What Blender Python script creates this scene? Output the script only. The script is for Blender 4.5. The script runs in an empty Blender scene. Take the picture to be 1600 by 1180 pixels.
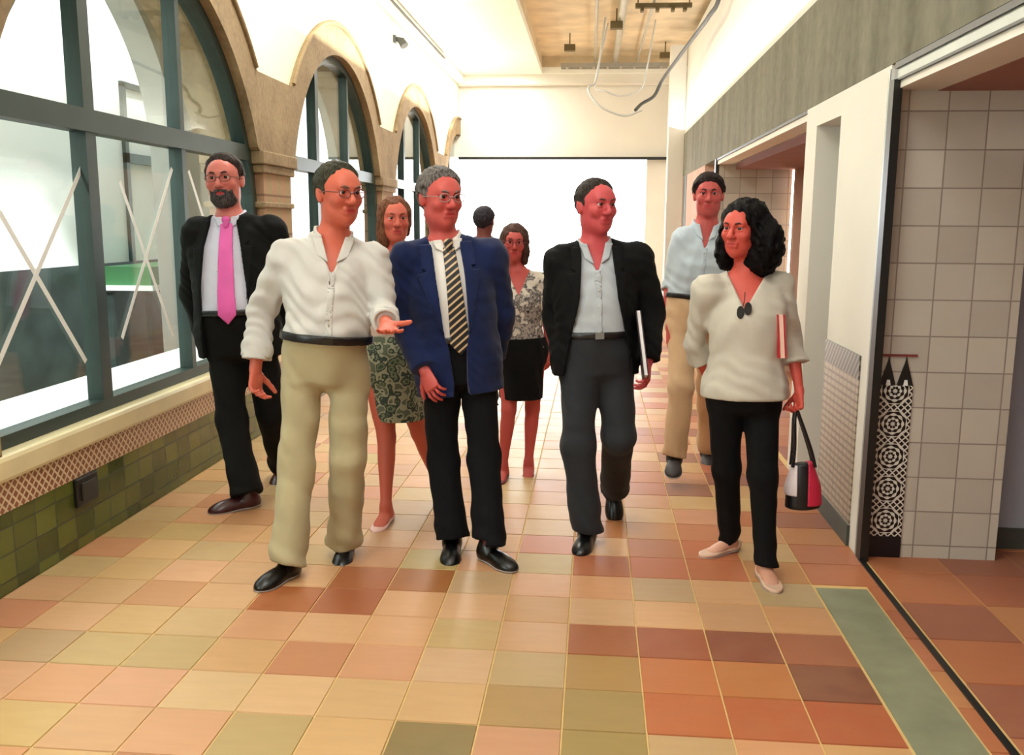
import bpy, bmesh, math, random
import numpy as np
from mathutils import Vector, Matrix

random.seed(7)
COL = bpy.context.scene.collection
F32 = np.float32

# ------------------------------------------------------------------ camera model
FPX = 1430.0; CAM_H = 1.5; PITCH = math.radians(9.558); YAW = math.radians(5.065); ROLL = math.radians(0.35)
_f = np.array([-math.sin(YAW)*math.cos(PITCH), math.cos(YAW)*math.cos(PITCH), -math.sin(PITCH)])
_r0 = np.array([math.cos(YAW), math.sin(YAW), 0.0]); _d0 = np.cross(_f, _r0)
_r = math.cos(ROLL)*_r0 - math.sin(ROLL)*_d0; _d = math.sin(ROLL)*_r0 + math.cos(ROLL)*_d0
CAM = np.array([0, 0, CAM_H])

def at(px, py, Y):
    """world point seen at a photograph pixel, at corridor depth Y"""
    v = (px-800)*_r + (py-590)*_d + FPX*_f
    return CAM + v*(Y/v[1])

def atz(px, py, z=0.0):
    v = (px-800)*_r + (py-590)*_d + FPX*_f
    return CAM + v*((z-CAM_H)/v[2])

# ------------------------------------------------------------------ materials
def srgb(r, g, b):
    def c(u):
        u /= 255.0
        return u/12.92 if u <= 0.04045 else ((u+0.055)/1.055)**2.4
    return (c(r), c(g), c(b), 1.0)

class N:
    """tiny node helper"""
    def __init__(s, name):
        s.m = bpy.data.materials.new(name); s.m.use_nodes = True
        s.t = s.m.node_tree; s.t.nodes.clear()
        s.out = s.t.nodes.new('ShaderNodeOutputMaterial')
        s.co = s.t.nodes.new('ShaderNodeTexCoord')
    def n(s, typ, **kw):
        nd = s.t.nodes.new(typ)
        for k, v in kw.items():
            if k.startswith('i_'):
                nd.inputs[k[2:].replace('_', ' ')].default_value = v
            else: setattr(nd, k, v)
        return nd
    def l(s, a, b): s.t.links.new(a, b)
    def math(s, op, a, b=None, c=None):
        nd = s.t.nodes.new('ShaderNodeMath'); nd.operation = op
        for i, v in enumerate((a, b, c)):
            if v is None: continue
            if isinstance(v, (int, float)): nd.inputs[i].default_value = v
            else: s.l(v, nd.inputs[i])
        return nd.outputs[0]
    def mix(s, fac, a, b):
        nd = s.t.nodes.new('ShaderNodeMix'); nd.data_type = 'RGBA'
        for i, v in ((0, fac), (6, a), (7, b)):
            if isinstance(v, (int, float, tuple)): nd.inputs[i].default_value = v
            else: s.l(v, nd.inputs[i])
        return nd.outputs[2]
    def noise(s, scale, detail=3, vec=None):
        nd = s.n('ShaderNodeTexNoise'); nd.inputs['Scale'].default_value = scale; nd.inputs['Detail'].default_value = detail
        s.l(vec or s.co.outputs['Object'], nd.inputs['Vector']); return nd.outputs['Fac']
    def ramp(s, fac, stops, interp='LINEAR'):
        nd = s.n('ShaderNodeValToRGB'); cr = nd.color_ramp; cr.interpolation = interp
        while len(cr.elements) < len(stops): cr.elements.new(0.5)
        for e, (p, c) in zip(cr.elements, stops): e.position = p; e.color = c
        s.l(fac, nd.inputs[0]); return nd.outputs[0]
    def finish(s, col, rough=0.8, spec=0.5, bump=None, bstr=0.2, bdist=0.01, metal=0.0, sheen=0.0, sss=0.0, emit=None, estr=0.0):
        b = s.n('ShaderNodeBsdfPrincipled')
        if isinstance(col, tuple): b.inputs['Base Color'].default_value = col
        else: s.l(col, b.inputs['Base Color'])
        if isinstance(rough, (int, float)): b.inputs['Roughness'].default_value = rough
        else: s.l(rough, b.inputs['Roughness'])
        b.inputs['Specular IOR Level'].default_value = spec; b.inputs['Metallic'].default_value = metal
        b.inputs['Sheen Weight'].default_value = sheen
        if sss: 
            b.inputs['Subsurface Weight'].default_value = sss; b.inputs['Subsurface Radius'].default_value = (1, .3, .2); b.inputs['Subsurface Scale'].default_value = 0.01
        if emit: b.inputs['Emission Color'].default_value = emit; b.inputs['Emission Strength'].default_value = estr
        if bump is not None:
            bn = s.n('ShaderNodeBump'); bn.inputs['Strength'].default_value = bstr; bn.inputs['Distance'].default_value = bdist
            s.l(bump, bn.inputs['Height']); s.l(bn.outputs[0], b.inputs['Normal'])
        s.l(b.outputs[0], s.out.inputs[0]); return s.m

def plain(name, rgb, rough=0.8, var=0.06, scale=6, bstr=0.1, metal=0.0, spec=0.5, sheen=0.0):
    g = N(name); c = srgb(*rgb); nz = g.noise(scale, 4)
    lo = tuple(max(0, v*(1-var)) for v in c[:3])+(1,); hi = tuple(min(1, v*(1+var)) for v in c[:3])+(1,)
    col = g.ramp(nz, [(0.3, lo), (0.7, hi)])
    return g.finish(col, rough, spec, bump=g.noise(scale*18, 3), bstr=bstr, bdist=0.004, metal=metal, sheen=sheen)

def cloth(name, rgb, var=0.12, rough=0.9, sheen=0.15):
    g = N(name); c = srgb(*rgb)
    n1 = g.noise(5, 3); lo = tuple(v*(1-var) for v in c[:3])+(1,)
    col = g.ramp(n1, [(0.35, lo), (0.65, c)])
    w = g.noise(9, 2)
    return g.finish(col, rough, 0.25, bump=w, bstr=0.35, bdist=0.02, sheen=sheen)

def tiles_mat(name, rgb_lo, rgb_hi, grout, tx, tz, axes=('X', 'Z'), rough=0.3, gw=0.012, offset=False, off=(0, 0)):
    g = N(name); sp = g.n('ShaderNodeSeparateXYZ'); g.l(g.co.outputs['Object'], sp.inputs[0])
    u = g.math('DIVIDE', g.math('ADD', sp.outputs[axes[0]], 50+off[0]), tx); v = g.math('DIVIDE', g.math('ADD', sp.outputs[axes[1]], 50+off[1]), tz)
    if offset:
        u = g.math('ADD', u, g.math('MULTIPLY', g.math('MODULO', g.math('FLOOR', v), 2.0), 0.5))
    fu = g.math('FRACT', u); fv = g.math('FRACT', v)
    def edge(f, w): return g.math('LESS_THAN', g.math('MINIMUM', f, g.math('SUBTRACT', 1.0, f)), w)
    e = g.math('MAXIMUM', edge(fu, gw/tx/2*1.0), edge(fv, gw/tz/2*1.0))
    wn = g.n('ShaderNodeTexWhiteNoise'); wn.noise_dimensions = '2D'; cb = g.n('ShaderNodeCombineXYZ')
    g.l(g.math('FLOOR', u), cb.inputs[0]); g.l(g.math('FLOOR', v), cb.inputs[1]); g.l(cb.outputs[0], wn.inputs['Vector'])
    f = g.math('ADD', g.math('MULTIPLY', wn.outputs['Value'], 0.7), g.math('MULTIPLY', g.noise(7, 3), 0.3))
    col = g.mix(f, srgb(*rgb_lo), srgb(*rgb_hi)); col = g.mix(e, col, srgb(*grout))
    r = g.math('ADD', g.math('MULTIPLY', e, 0.5), rough)
    return g.finish(col, r, 0.5, bump=g.math('SUBTRACT', 1.0, e), bstr=0.5, bdist=0.003)

# ------------------------------------------------------------------ object helpers
def link(name, me, mat=None, parent=None):
    o = bpy.data.objects.new(name, me); COL.objects.link(o)
    if mat is not None:
        if not isinstance(mat, (list, tuple)): mat = [mat]
        for m in mat: me.materials.append(m)
    if parent is not None:
        o.parent = parent
        off = Vector((0, 0, 0)); p = parent
        while p is not None: off += p.location; p = p.parent
        me.transform(Matrix.Translation(-off))
    return o

def tag(o, label=None, cat=None, group=None, kind=None):
    if label: o['label'] = label
    if cat: o['category'] = cat
    if group: o['group'] = group
    if kind: o['kind'] = kind
    return o

def empty(name, loc, label, cat, group=None):
    o = bpy.data.objects.new(name, None); COL.objects.link(o); o.location = loc; o.empty_display_size = 0.1
    return tag(o, label, cat, group)

class MB:
    """collects boxes, tubes, prisms into one mesh"""
    def __init__(s): s.v = []; s.f = []; s.smooth = []
    def add(s, v, f, sm=False):
        b = len(s.v); s.v += [tuple(map(float, p)) for p in v]; s.f += [tuple(i+b for i in q) for q in f]; s.smooth += [sm]*len(f)
        return s
    def box(s, x0, x1, y0, y1, z0, z1):
        v = [(x, y, z) for x in (x0, x1) for y in (y0, y1) for z in (z0, z1)]
        return s.add(v, [(0, 1, 3, 2), (4, 6, 7, 5), (0, 4, 5, 1), (2, 3, 7, 6), (0, 2, 6, 4), (1, 5, 7, 3)])
    def prism(s, poly, axis, a, b):
        """polygon in the plane perpendicular to axis, extruded from a to b"""
        def p3(p, t):
            if axis == 'x': return (t, p[0], p[1])
            if axis == 'y': return (p[0], t, p[1])
            return (p[0], p[1], t)
        n = len(poly); v = [p3(p, a) for p in poly]+[p3(p, b) for p in poly]
        f = [tuple(range(n))[::-1], tuple(range(n, 2*n))]+[(i, (i+1) % n, (i+1) % n+n, i+n) for i in range(n)]
        return s.add(v, f)
    def tube(s, pts, r, n=8, closed=False):
        pts = [Vector(p) for p in pts]; m = len(pts); rr = r if hasattr(r, '__len__') else [r]*m
        v = []; up = Vector((0, 0, 1))
        for i, p in enumerate(pts):
            if closed: t = pts[(i+1) % m]-pts[i-1]
            else: t = pts[min(i+1, m-1)]-pts[max(i-1, 0)]
            t.normalize(); a = t.cross(up)
            if a.length < 1e-3: a = t.cross(Vector((1, 0, 0)))
            a.normalize(); b = t.cross(a)
            for k in range(n):
                th = 2*math.pi*k/n; v.append(p+(a*math.cos(th)+b*math.sin(th))*rr[i])
        f = []
        for i in range(m if closed else m-1):
            j = (i+1) % m
            for k in range(n): f.append((i*n+k, i*n+(k+1) % n, j*n+(k+1) % n, j*n+k))
        if not closed: f += [tuple(range(n)), tuple(range((m-1)*n, m*n))[::-1]]
        return s.add(v, f, True)
    def bar(s, a, b, w, t, nrm):
        """flat bar from a to b, width w (perpendicular to nrm), thickness t along nrm"""
        a = Vector(a); b = Vector(b); n = Vector(nrm).normalized(); u = (b-a).normalized(); w_ = u.cross(n).normalized()*w/2; n = n*t/2
        v = [a-w_-n, a+w_-n, a+w_+n, a-w_+n, b-w_-n, b+w_-n, b+w_+n, b-w_+n]
        return s.add(v, [(0, 1, 2, 3), (7, 6, 5, 4), (0, 4, 5, 1), (1, 5, 6, 2), (2, 6, 7, 3), (3, 7, 4, 0)])
    def mesh(s, name, bevel=0):
        me = bpy.data.meshes.new(name); me.from_pydata(s.v, [], s.f); me.validate()
        bm = bmesh.new(); bm.from_mesh(me); bmesh.ops.recalc_face_normals(bm, faces=bm.faces)
        if bevel: bmesh.ops.bevel(bm, geom=[e for e in bm.edges if e.calc_face_angle(0) > 0.6], offset=bevel, segments=2, affect='EDGES', profile=0.5)
        bm.to_mesh(me); bm.free()
        if any(s.smooth) and not bevel:
            me.polygons.foreach_set('use_smooth', [True]*len(me.polygons)); 
            try: me.set_sharp_from_angle(angle=0.7)
            except Exception: pass
        return me
    def build(s, name, mat, parent=None, bevel=0): return link(name, s.mesh(name, bevel), mat, parent)

def struct(o): o['kind'] = 'structure'; return o

# ------------------------------------------------------------------ signed distance toolkit
def V3(*a): return np.array(a if len(a) == 3 else a[0], dtype=F32)
def unit(v): v = np.asarray(v, dtype=float); return (v/np.linalg.norm(v)).astype(F32)

def smin(a, b, k):
    if k <= 0: return np.minimum(a, b)
    h = np.maximum(k-np.abs(a-b), 0)/k
    return np.minimum(a, b)-h*h*(k*0.25)
def smax(a, b, k): return -smin(-a, -b, k)

class Loft:
    def __init__(s, a, b, front, T, k=0.02, infl=0.0, cap=1.0):
        a = np.asarray(a, float); b = np.asarray(b, float); s.a = a.astype(F32); s.L = float(np.linalg.norm(b-a)); u = (b-a)/s.L
        f = np.asarray(front, float); f = f-u*(f@u)
        if np.linalg.norm(f) < 1e-4: f = np.array([1., 0, 0])-u*u[0]
        f /= np.linalg.norm(f); s.M = np.stack([np.cross(f, u), f, u]).astype(F32)
        T = np.array([list(r)+[0]*(5-len(r)) for r in T], float)
        tt = np.linspace(0, 1, 33)
        # smooth the table a little
        def ip(c): 
            y = np.interp(tt, T[:, 0], T[:, c]); z = y.copy(); z[1:-1] = (y[:-2]+2*y[1:-1]+y[2:])/4; z[2:-2] = (z[1:-3]+2*z[2:-2]+z[3:-1])/4; return z
        s.tt = tt; s.rs = ip(1)+infl; s.rf = ip(2)+infl; s.of = ip(3); s.os = ip(4); s.k = k; s.cap = cap
    def __call__(s, P):
        q = (P-s.a)@s.M.T; t = q[:, 2]/s.L; tc = np.clip(t, 0, 1); x32 = tc*32
        i = np.minimum(x32.astype(np.int32), 31); w = x32-i
        def g(A): return (A[i]*(1-w)+A[i+1]*w).astype(F32)
        rs = g(s.rs); rf = g(s.rf); x = q[:, 0]-g(s.os); y = q[:, 1]-g(s.of); e = (t-tc)*s.L
        rc = np.minimum(rs, rf)*s.cap
        X = x/rs; Y = y/rf; E = e/rc
        k0 = np.sqrt(X*X+Y*Y+E*E); k1 = np.sqrt((X/rs)**2+(Y/rf)**2+(E/rc)**2)+1e-6
        return np.maximum(k0*(k0-1)/k1, -np.minimum(rs, rf))

class Ell:
    def __init__(s, c, r, R=None, k=0.02, infl=0.0):
        s.c = np.asarray(c, F32); s.r = (np.asarray(r, float)+infl).astype(F32); s.R = None if R is None else np.asarray(R, F32); s.k = k
    def __call__(s, P):
        q = P-s.c
        if s.R is not None: q = q@s.R
        a = q/s.r; k0 = np.sqrt((a*a).sum(1)); b = a/s.r; k1 = np.sqrt((b*b).sum(1))+1e-6
        return np.maximum(k0*(k0-1)/k1, -s.r.min())

class Cap:
    def __init__(s, a, b, ra, rb=None, k=0.02):
        s.a = np.asarray(a, F32); s.b = np.asarray(b, F32); s.ra = ra; s.rb = ra if rb is None else rb; s.k = k
        s.ab = s.b-s.a; s.l2 = float(s.ab@s.ab)+1e-9
    def __call__(s, P):
        q = P-s.a; h = np.clip(q@s.ab/s.l2, 0, 1); q = q-h[:, None]*s.ab
        return np.sqrt((q*q).sum(1))-(s.ra+(s.rb-s.ra)*h)

_PRE = {'mode': 0, 'i': 0, 'r': 0.0}
class U:
    """smooth union with culling of far primitives; subs are smoothly subtracted, post is added last"""
    def __init__(s, prims, subs=(), post=()): s.p = list(prims); s.sub = list(subs); s.post = list(post); s.k = 0.02; s.cache = None; s.n = len(s.p)
    def __call__(s, P):
        A = s.p+s.sub+s.post
        if _PRE['mode'] == 1: s.cache = np.stack([p(P) for p in A], 1); dc = None
        elif _PRE['mode'] == 2: dc = s.cache[_PRE['i']]; r = _PRE['r']; m = dc[:s.n].min()
        else: dc = None
        if dc is None: E = lambda j: s.cache[:, j] if _PRE['mode'] == 1 else A[j](P); near = lambda j: True
        else: E = lambda j: A[j](P); near = lambda j: dc[j] <= m+2.4*r+0.03
        d = None
        for j, p in enumerate(A):
            if j < s.n:
                if not near(j): continue
                e = E(j); d = e if d is None else smin(d, e, p.k)
            elif j < s.n+len(s.sub):
                if dc is not None and dc[j] > 1.5*r+0.04: continue
                d = smax(d, -E(j), p.k)
            else:
                if dc is not None and dc[j] > 1.5*r+0.04: continue
                d = smin(d, E(j), p.k)
        return d

class Fn:
    def __init__(s, f, k=0.02): s.f = f; s.k = k
    def __call__(s, P): return s.f(P)

def axis(lo, hi, h0, zones):
    xs = [lo]
    while xs[-1] < hi:
        x = xs[-1]; h = h0
        for (a, b, hz) in zones:
            if a-0.01 <= x <= b: h = min(h, hz)
        xs.append(x+h)
    return np.array(xs, dtype=F32)

def sdf_mesh(name, f, lo, hi, h=0.006, zones=(), smooth_it=0):
    """surface nets on a rectilinear grid, only near the surface"""
    A = [axis(lo[i], hi[i], h, [(c[i]-w[i], c[i]+w[i], hz) for c, w, hz in zones]) for i in range(3)]
    n = [len(a) for a in A]; D = np.full(n, 1.0, dtype=F32); B = 12
    starts = [list(range(0, m, B)) for m in n]
    cs = [np.array([(a[i]+a[min(i+B, len(a))-1])/2 for i in st], dtype=F32) for a, st in zip(A, starts)]
    hs = [np.array([(a[min(i+B, len(a))-1]-a[i])/2 for i in st], dtype=F32) for a, st in zip(A, starts)]
    C = np.stack(np.meshgrid(*cs, indexing='ij'), -1).reshape(-1, 3); Hh = np.stack(np.meshgrid(*hs, indexing='ij'), -1).reshape(-1, 3)
    S0 = np.stack(np.meshgrid(*starts, indexing='ij'), -1).reshape(-1, 3); HD = np.sqrt((Hh*Hh).sum(1))
    _PRE['mode'] = 1; dC = f(C); _PRE['mode'] = 2
    for bi in range(len(C)):
        i0, j0, k0 = S0[bi]; sl = (slice(i0, i0+B), slice(j0, j0+B), slice(k0, k0+B))
        if abs(dC[bi]) > 1.7*HD[bi]+0.016: D[sl] = dC[bi]; continue
        x = A[0][sl[0]]; y = A[1][sl[1]]; z = A[2][sl[2]]
        G = np.stack(np.meshgrid(x, y, z, indexing='ij'), -1).reshape(-1, 3)
        _PRE['i'] = bi; _PRE['r'] = float(HD[bi]); D[sl] = f(G).reshape(len(x), len(y), len(z))
    _PRE['mode'] = 0
    D[0] = D[-1] = 1; D[:, 0] = D[:, -1] = 1; D[:, :, 0] = D[:, :, -1] = 1
    S = D < 0
    c = [S[a:n[0]-1+a, b:n[1]-1+b, e:n[2]-1+e] for a in (0, 1) for b in (0, 1) for e in (0, 1)]
    anyc = c[0].copy(); allc = c[0].copy()
    for q in c[1:]: anyc |= q; allc &= q
    act = anyc & ~allc; I = np.argwhere(act)
    if len(I) == 0: print('EMPTY', name); return bpy.data.meshes.new(name)
    idx = np.full(act.shape, -1, dtype=np.int32); idx[act] = np.arange(len(I), dtype=np.int32)
    acc = np.zeros((len(I), 3)); cnt = np.zeros(len(I))
    cor = [(a, b, e) for a in (0, 1) for b in (0, 1) for e in (0, 1)]
    vals = {q: D[I[:, 0]+q[0], I[:, 1]+q[1], I[:, 2]+q[2]] for q in cor}
    pos = {q: np.stack([A[0][I[:, 0]+q[0]], A[1][I[:, 1]+q[1]], A[2][I[:, 2]+q[2]]], -1) for q in cor}
    for q in cor:
        for ax in range(3):
            if q[ax] == 0:
                p = list(q); p[ax] = 1; p = tuple(p); a = vals[q]; b = vals[p]; m = (a < 0) != (b < 0)
                t = np.where(m, a/np.where(m, a-b, 1), 0)[:, None]
                acc += np.where(m[:, None], pos[q]*(1-t)+pos[p]*t, 0); cnt += m
    V = (acc/cnt[:, None]).astype(F32)
    quads = []
    for ax in range(3):
        o1, o2 = [(1, 2), (2, 0), (0, 1)][ax]
        sl0 = [slice(0, n[0]), slice(0, n[1]), slice(0, n[2])]; sl1 = list(sl0)
        sl0[ax] = slice(0, n[ax]-1); sl1[ax] = slice(1, n[ax])
        a = S[tuple(sl0)]; b = S[tuple(sl1)]; E = np.argwhere(a != b)
        if len(E) == 0: continue
        ok = (E[:, o1] > 0) & (E[:, o2] > 0) & (E[:, o1] < n[o1]-1) & (E[:, o2] < n[o2]-1); E = E[ok]
        flip = S[tuple(E.T)]
        def at_(d1, d2):
            q = E.copy(); q[:, o1] -= d1; q[:, o2] -= d2; return idx[tuple(q.T)]
        q = np.stack([at_(1, 1), at_(0, 1), at_(0, 0), at_(1, 0)], -1)
        q[~flip] = q[~flip][:, ::-1]; quads.append(q)
    Q = np.concatenate(quads); Q = Q[(Q >= 0).all(1)]
    me = bpy.data.meshes.new(name); me.vertices.add(len(V)); me.vertices.foreach_set('co', V.ravel())
    me.loops.add(Q.size); me.loops.foreach_set('vertex_index', Q.ravel().astype(np.int32))
    me.polygons.add(len(Q)); me.polygons.foreach_set('loop_start', np.arange(0, Q.size, 4, dtype=np.int32))
    me.polygons.foreach_set('loop_total', np.full(len(Q), 4, dtype=np.int32))
    me.polygons.foreach_set('use_smooth', np.ones(len(Q), dtype=bool)); me.update(calc_edges=True)
    return me

def paint(me, fcol):
    V = np.empty(len(me.vertices)*3, dtype=F32); me.vertices.foreach_get('co', V); V = V.reshape(-1, 3)
    c = fcol(V).astype(F32); a = me.color_attributes.new('Col', 'FLOAT_COLOR', 'POINT')
    a.data.foreach_set('color', np.concatenate([c, np.ones((len(c), 1), F32)], 1).ravel())
# ================================================================== SETTING
M = {}
M['plaster'] = plain('plaster_white', (224, 221, 212), 0.9, 0.03, 2, 0.08)
M['plaster_warm'] = plain('plaster_warm', (240, 232, 200), 0.9, 0.04, 2, 0.08)
M['ceiling'] = plain('ceiling_white', (240, 242, 236), 0.9, 0.02, 2, 0.05)
def stone_mat():
    g = N('ochre_stone'); n1 = g.noise(3, 5); n2 = g.noise(30, 4)
    f = g.math('ADD', g.math('MULTIPLY', n1, .65), g.math('MULTIPLY', n2, .35))
    col = g.ramp(f, [(.3, srgb(110, 92, 66)), (.5, srgb(138, 118, 88)), (.7, srgb(158, 138, 104))])
    return g.finish(col, 0.85, 0.3, bump=n2, bstr=0.4, bdist=0.01)
M['stone'] = stone_mat()
def brick_stone():
    g = N('column_block_stone'); sp = g.n('ShaderNodeSeparateXYZ'); g.l(g.co.outputs['Object'], sp.inputs[0])
    fy = g.math('FRACT', g.math('DIVIDE', g.math('ADD', sp.outputs['Y'], 50.12), .2)); fz = g.math('FRACT', g.math('DIVIDE', sp.outputs['Z'], 0.28))
    e = g.math('LESS_THAN', fz, 0.06)
    a = g.mix(g.math('GREATER_THAN', fy, .45), srgb(150, 136, 98), srgb(166, 130, 102)); a = g.mix(g.math('MULTIPLY', g.noise(12, 4), .6), a, srgb(140, 110, 80))
    return g.finish(g.mix(e, a, srgb(120, 92, 70)), 0.85, 0.3, bump=g.noise(30, 4), bstr=0.4, bdist=0.01)
M['column'] = brick_stone()
M['frame'] = plain('grey_green_metal', (44, 60, 56), 0.4, 0.1, 5, 0.05, metal=0.3)
M['black'] = plain('black_metal', (18, 20, 18), 0.4, 0.1, 5, 0.05)
M['steel'] = plain('light_steel', (150, 156, 152), 0.35, 0.08, 5, 0.05, metal=0.4)
def concrete():
    g = N('concrete_beam'); sp = g.n('ShaderNodeMapping'); g.l(g.co.outputs['Object'], sp.inputs[0]); sp.inputs['Scale'].default_value = (1, 1.2, .25)
    n1 = g.noise(3.5, 5, sp.outputs[0]); n2 = g.noise(16, 4)
    f = g.math('ADD', g.math('MULTIPLY', n1, .7), g.math('MULTIPLY', n2, .3))
    col = g.ramp(f, [(.3, srgb(92, 88, 72)), (.5, srgb(116, 113, 97)), (.7, srgb(134, 130, 112))])
    return g.finish(col, 0.85, 0.3, bump=n2, bstr=0.3, bdist=0.006)
M['concrete'] = concrete()
M['tile_white'] = tiles_mat('white_wall_tile', (172, 164, 152), (196, 190, 176), (136, 126, 116), 0.163, 0.160, rough=0.22, gw=0.006, off=(.03, .02))
M['pink'] = plain('dusty_pink_plaster', (150, 104, 96), 0.9, 0.08, 2)
M['pinkbeige'] = plain('pink_beige_wall', (186, 152, 134), 0.85, 0.08, 2)
M['bluegrey'] = plain('blue_grey_door', (150, 160, 172), 0.6, 0.04, 3)
M['darkbase'] = plain('dark_green_grey_base', (62, 70, 64), 0.5, 0.1, 5)
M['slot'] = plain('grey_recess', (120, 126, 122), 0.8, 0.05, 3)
M['green_tile'] = tiles_mat('green_glazed_tile', (46, 60, 26), (104, 110, 46), (60, 66, 34), 0.15, 0.11, axes=('Y', 'Z'), rough=0.18, gw=0.007, offset=False)
M['courtdark'] = plain('dark_dado', (44, 54, 52), 0.5, 0.4, 4)
M['courtwhite'] = plain('white_yard_wall', (238, 239, 238), 0.9, 0.03, 1.5)
M['courtfloor'] = plain('brown_yard_floor', (150, 128, 100), 0.7, 0.15, 3)
M['grey_wall'] = plain('grey_render', (158, 158, 152), 0.85, 0.06, 3)
M['tan'] = plain('tan_soffit', (168, 142, 108), 0.9, 0.1, 3)
M['cream'] = plain('cream_sill', (214, 202, 160), 0.35, 0.05, 6, 0.04)
M['tape'] = plain('white_tape', (224, 226, 222), 0.6, 0.03, 6)
def lattice():
    g = N('lattice_tile'); sp = g.n('ShaderNodeSeparateXYZ'); g.l(g.co.outputs['Object'], sp.inputs[0])
    p = 0.046
    def w(a, b): return g.math('ABSOLUTE', g.math('SUBTRACT', g.math('FRACT', g.math('DIVIDE', a, b)), 0.5))
    y = g.math('ADD', sp.outputs['Y'], 50.0); z = g.math('ADD', sp.outputs['Z'], 50.0)
    d1 = w(g.math('ADD', y, z), p); d2 = w(g.math('SUBTRACT', y, z), p)
    a = g.math('LESS_THAN', d1, .14); b = g.math('LESS_THAN', d2, .14); line = g.math('MAXIMUM', a, b)
    dot = g.math('LESS_THAN', g.math('ADD', w(y, p/2), w(z, p/2)), .22)
    line = g.math('MAXIMUM', line, dot)
    return g.finish(g.mix(line, srgb(134, 84, 60), srgb(206, 188, 156)), 0.3)
M['lattice'] = lattice()
def girih():
    g = N('black_white_star_tile'); sp = g.n('ShaderNodeSeparateXYZ'); g.l(g.co.outputs['Object'], sp.inputs[0])
    x = g.math('SUBTRACT', sp.outputs['X'], 0.0); z = g.math('SUBTRACT', sp.outputs['Z'], 0.1)
    def tri(a, p): return g.math('ABSOLUTE', g.math('SUBTRACT', g.math('FRACT', g.math('ADD', g.math('DIVIDE', a, p), 8.0)), 0.5))
    # star rosettes every 0.15 m: radial stripes + rings mixed with a diagonal mesh
    zc = g.math('MULTIPLY', g.math('SUBTRACT', g.math('FRACT', g.math('DIVIDE', z, .15)), .5), .15)
    r = g.math('SQRT', g.math('ADD', g.math('MULTIPLY', x, x), g.math('MULTIPLY', zc, zc)))
    an = g.math('ARCTAN2', zc, x)
    st = g.math('COSINE', g.math('MULTIPLY', an, 8.0))
    v = g.math('ADD', g.math('SINE', g.math('MULTIPLY', r, 330.0)), g.math('MULTIPLY', st, .75))
    rose = g.math('GREATER_THAN', v, 0.1)
    dg = g.math('LESS_THAN', g.math('MINIMUM', tri(g.math('ADD', x, z), .03), tri(g.math('SUBTRACT', x, z), .03)), .13)
    near = g.math('LESS_THAN', r, .062)
    k = g.math('ADD', g.math('MULTIPLY', near, rose), g.math('MULTIPLY', g.math('SUBTRACT', 1.0, near), dg))
    return g.finish(g.mix(k, srgb(16, 17, 20), srgb(206, 202, 190)), 0.25)
M['girih'] = girih()
def striped():
    g = N('striped_dado_tile'); sp = g.n('ShaderNodeSeparateXYZ'); g.l(g.co.outputs['Object'], sp.inputs[0])
    z = sp.outputs['Z']; y = sp.outputs['Y']
    s = g.math('LESS_THAN', g.math('FRACT', g.math('DIVIDE', z, .036)), .4)
    v = g.math('LESS_THAN', g.math('FRACT', g.math('DIVIDE', g.math('ADD', y, 9.0), .072)), .12)
    f = g.math('MULTIPLY', g.math('MAXIMUM', s, v), g.math('ADD', .4, g.math('MULTIPLY', g.noise(20, 3), .7)))
    return g.finish(g.mix(f, srgb(168, 156, 138), srgb(106, 88, 76)), 0.35)
M['striped'] = striped()
def darkband():
    g = N('dark_frieze_tile'); sp = g.n('ShaderNodeSeparateXYZ'); g.l(g.co.outputs['Object'], sp.inputs[0])
    f = g.math('LESS_THAN', g.math('FRACT', g.math('DIVIDE', g.math('ADD', sp.outputs['Y'], g.math('MULTIPLY', sp.outputs['Z'], 1.0)), .05)), .45)
    return g.finish(g.mix(f, srgb(70, 70, 66), srgb(136, 130, 118)), 0.35)
M['darkband'] = darkband()
def glass():
    g = N('window_glass'); t = g.n('ShaderNodeBsdfTransparent'); t.inputs[0].default_value = (.9, .96, .94, 1)
    gl = g.n('ShaderNodeBsdfGlossy'); gl.inputs['Roughness'].default_value = 0.02
    lw = g.n('ShaderNodeLayerWeight'); mx = g.n('ShaderNodeMixShader')
    g.l(g.math('ADD', .045, g.math('MULTIPLY', .9, g.math('POWER', lw.outputs['Facing'], 5.0))), mx.inputs[0]); g.l(t.outputs[0], mx.inputs[1]); g.l(gl.outputs[0], mx.inputs[2]); g.l(mx.outputs[0], g.out.inputs[0]); return g.m
M['glass'] = glass()
def floor_mat():
    g = N('terracotta_tiles'); at_ = g.n('ShaderNodeAttribute'); at_.attribute_name = 'Col'
    n = g.noise(9, 5); col = g.mix(g.math('MULTIPLY', n, .3), at_.outputs['Color'], srgb(196, 152, 106))
    mp = g.n('ShaderNodeMapping'); g.l(g.co.outputs['Object'], mp.inputs[0]); mp.inputs['Scale'].default_value = (1, 6, 1)
    n2 = g.noise(5, 4, mp.outputs[0])
    col = g.mix(g.math('MULTIPLY', n2, .22), col, srgb(120, 84, 56))
    r = g.math('ADD', .30, g.math('MULTIPLY', n, .2))
    return g.finish(col, r, 0.3, bump=n, bstr=0.12, bdist=0.004)
M['floor'] = floor_mat()
M['grout'] = plain('sand_grout', (208, 176, 116), 0.8, 0.1, 20)
M['greenstrip'] = plain('grey_green_strip', (128, 130, 104), 0.4, 0.16, 7)

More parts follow.
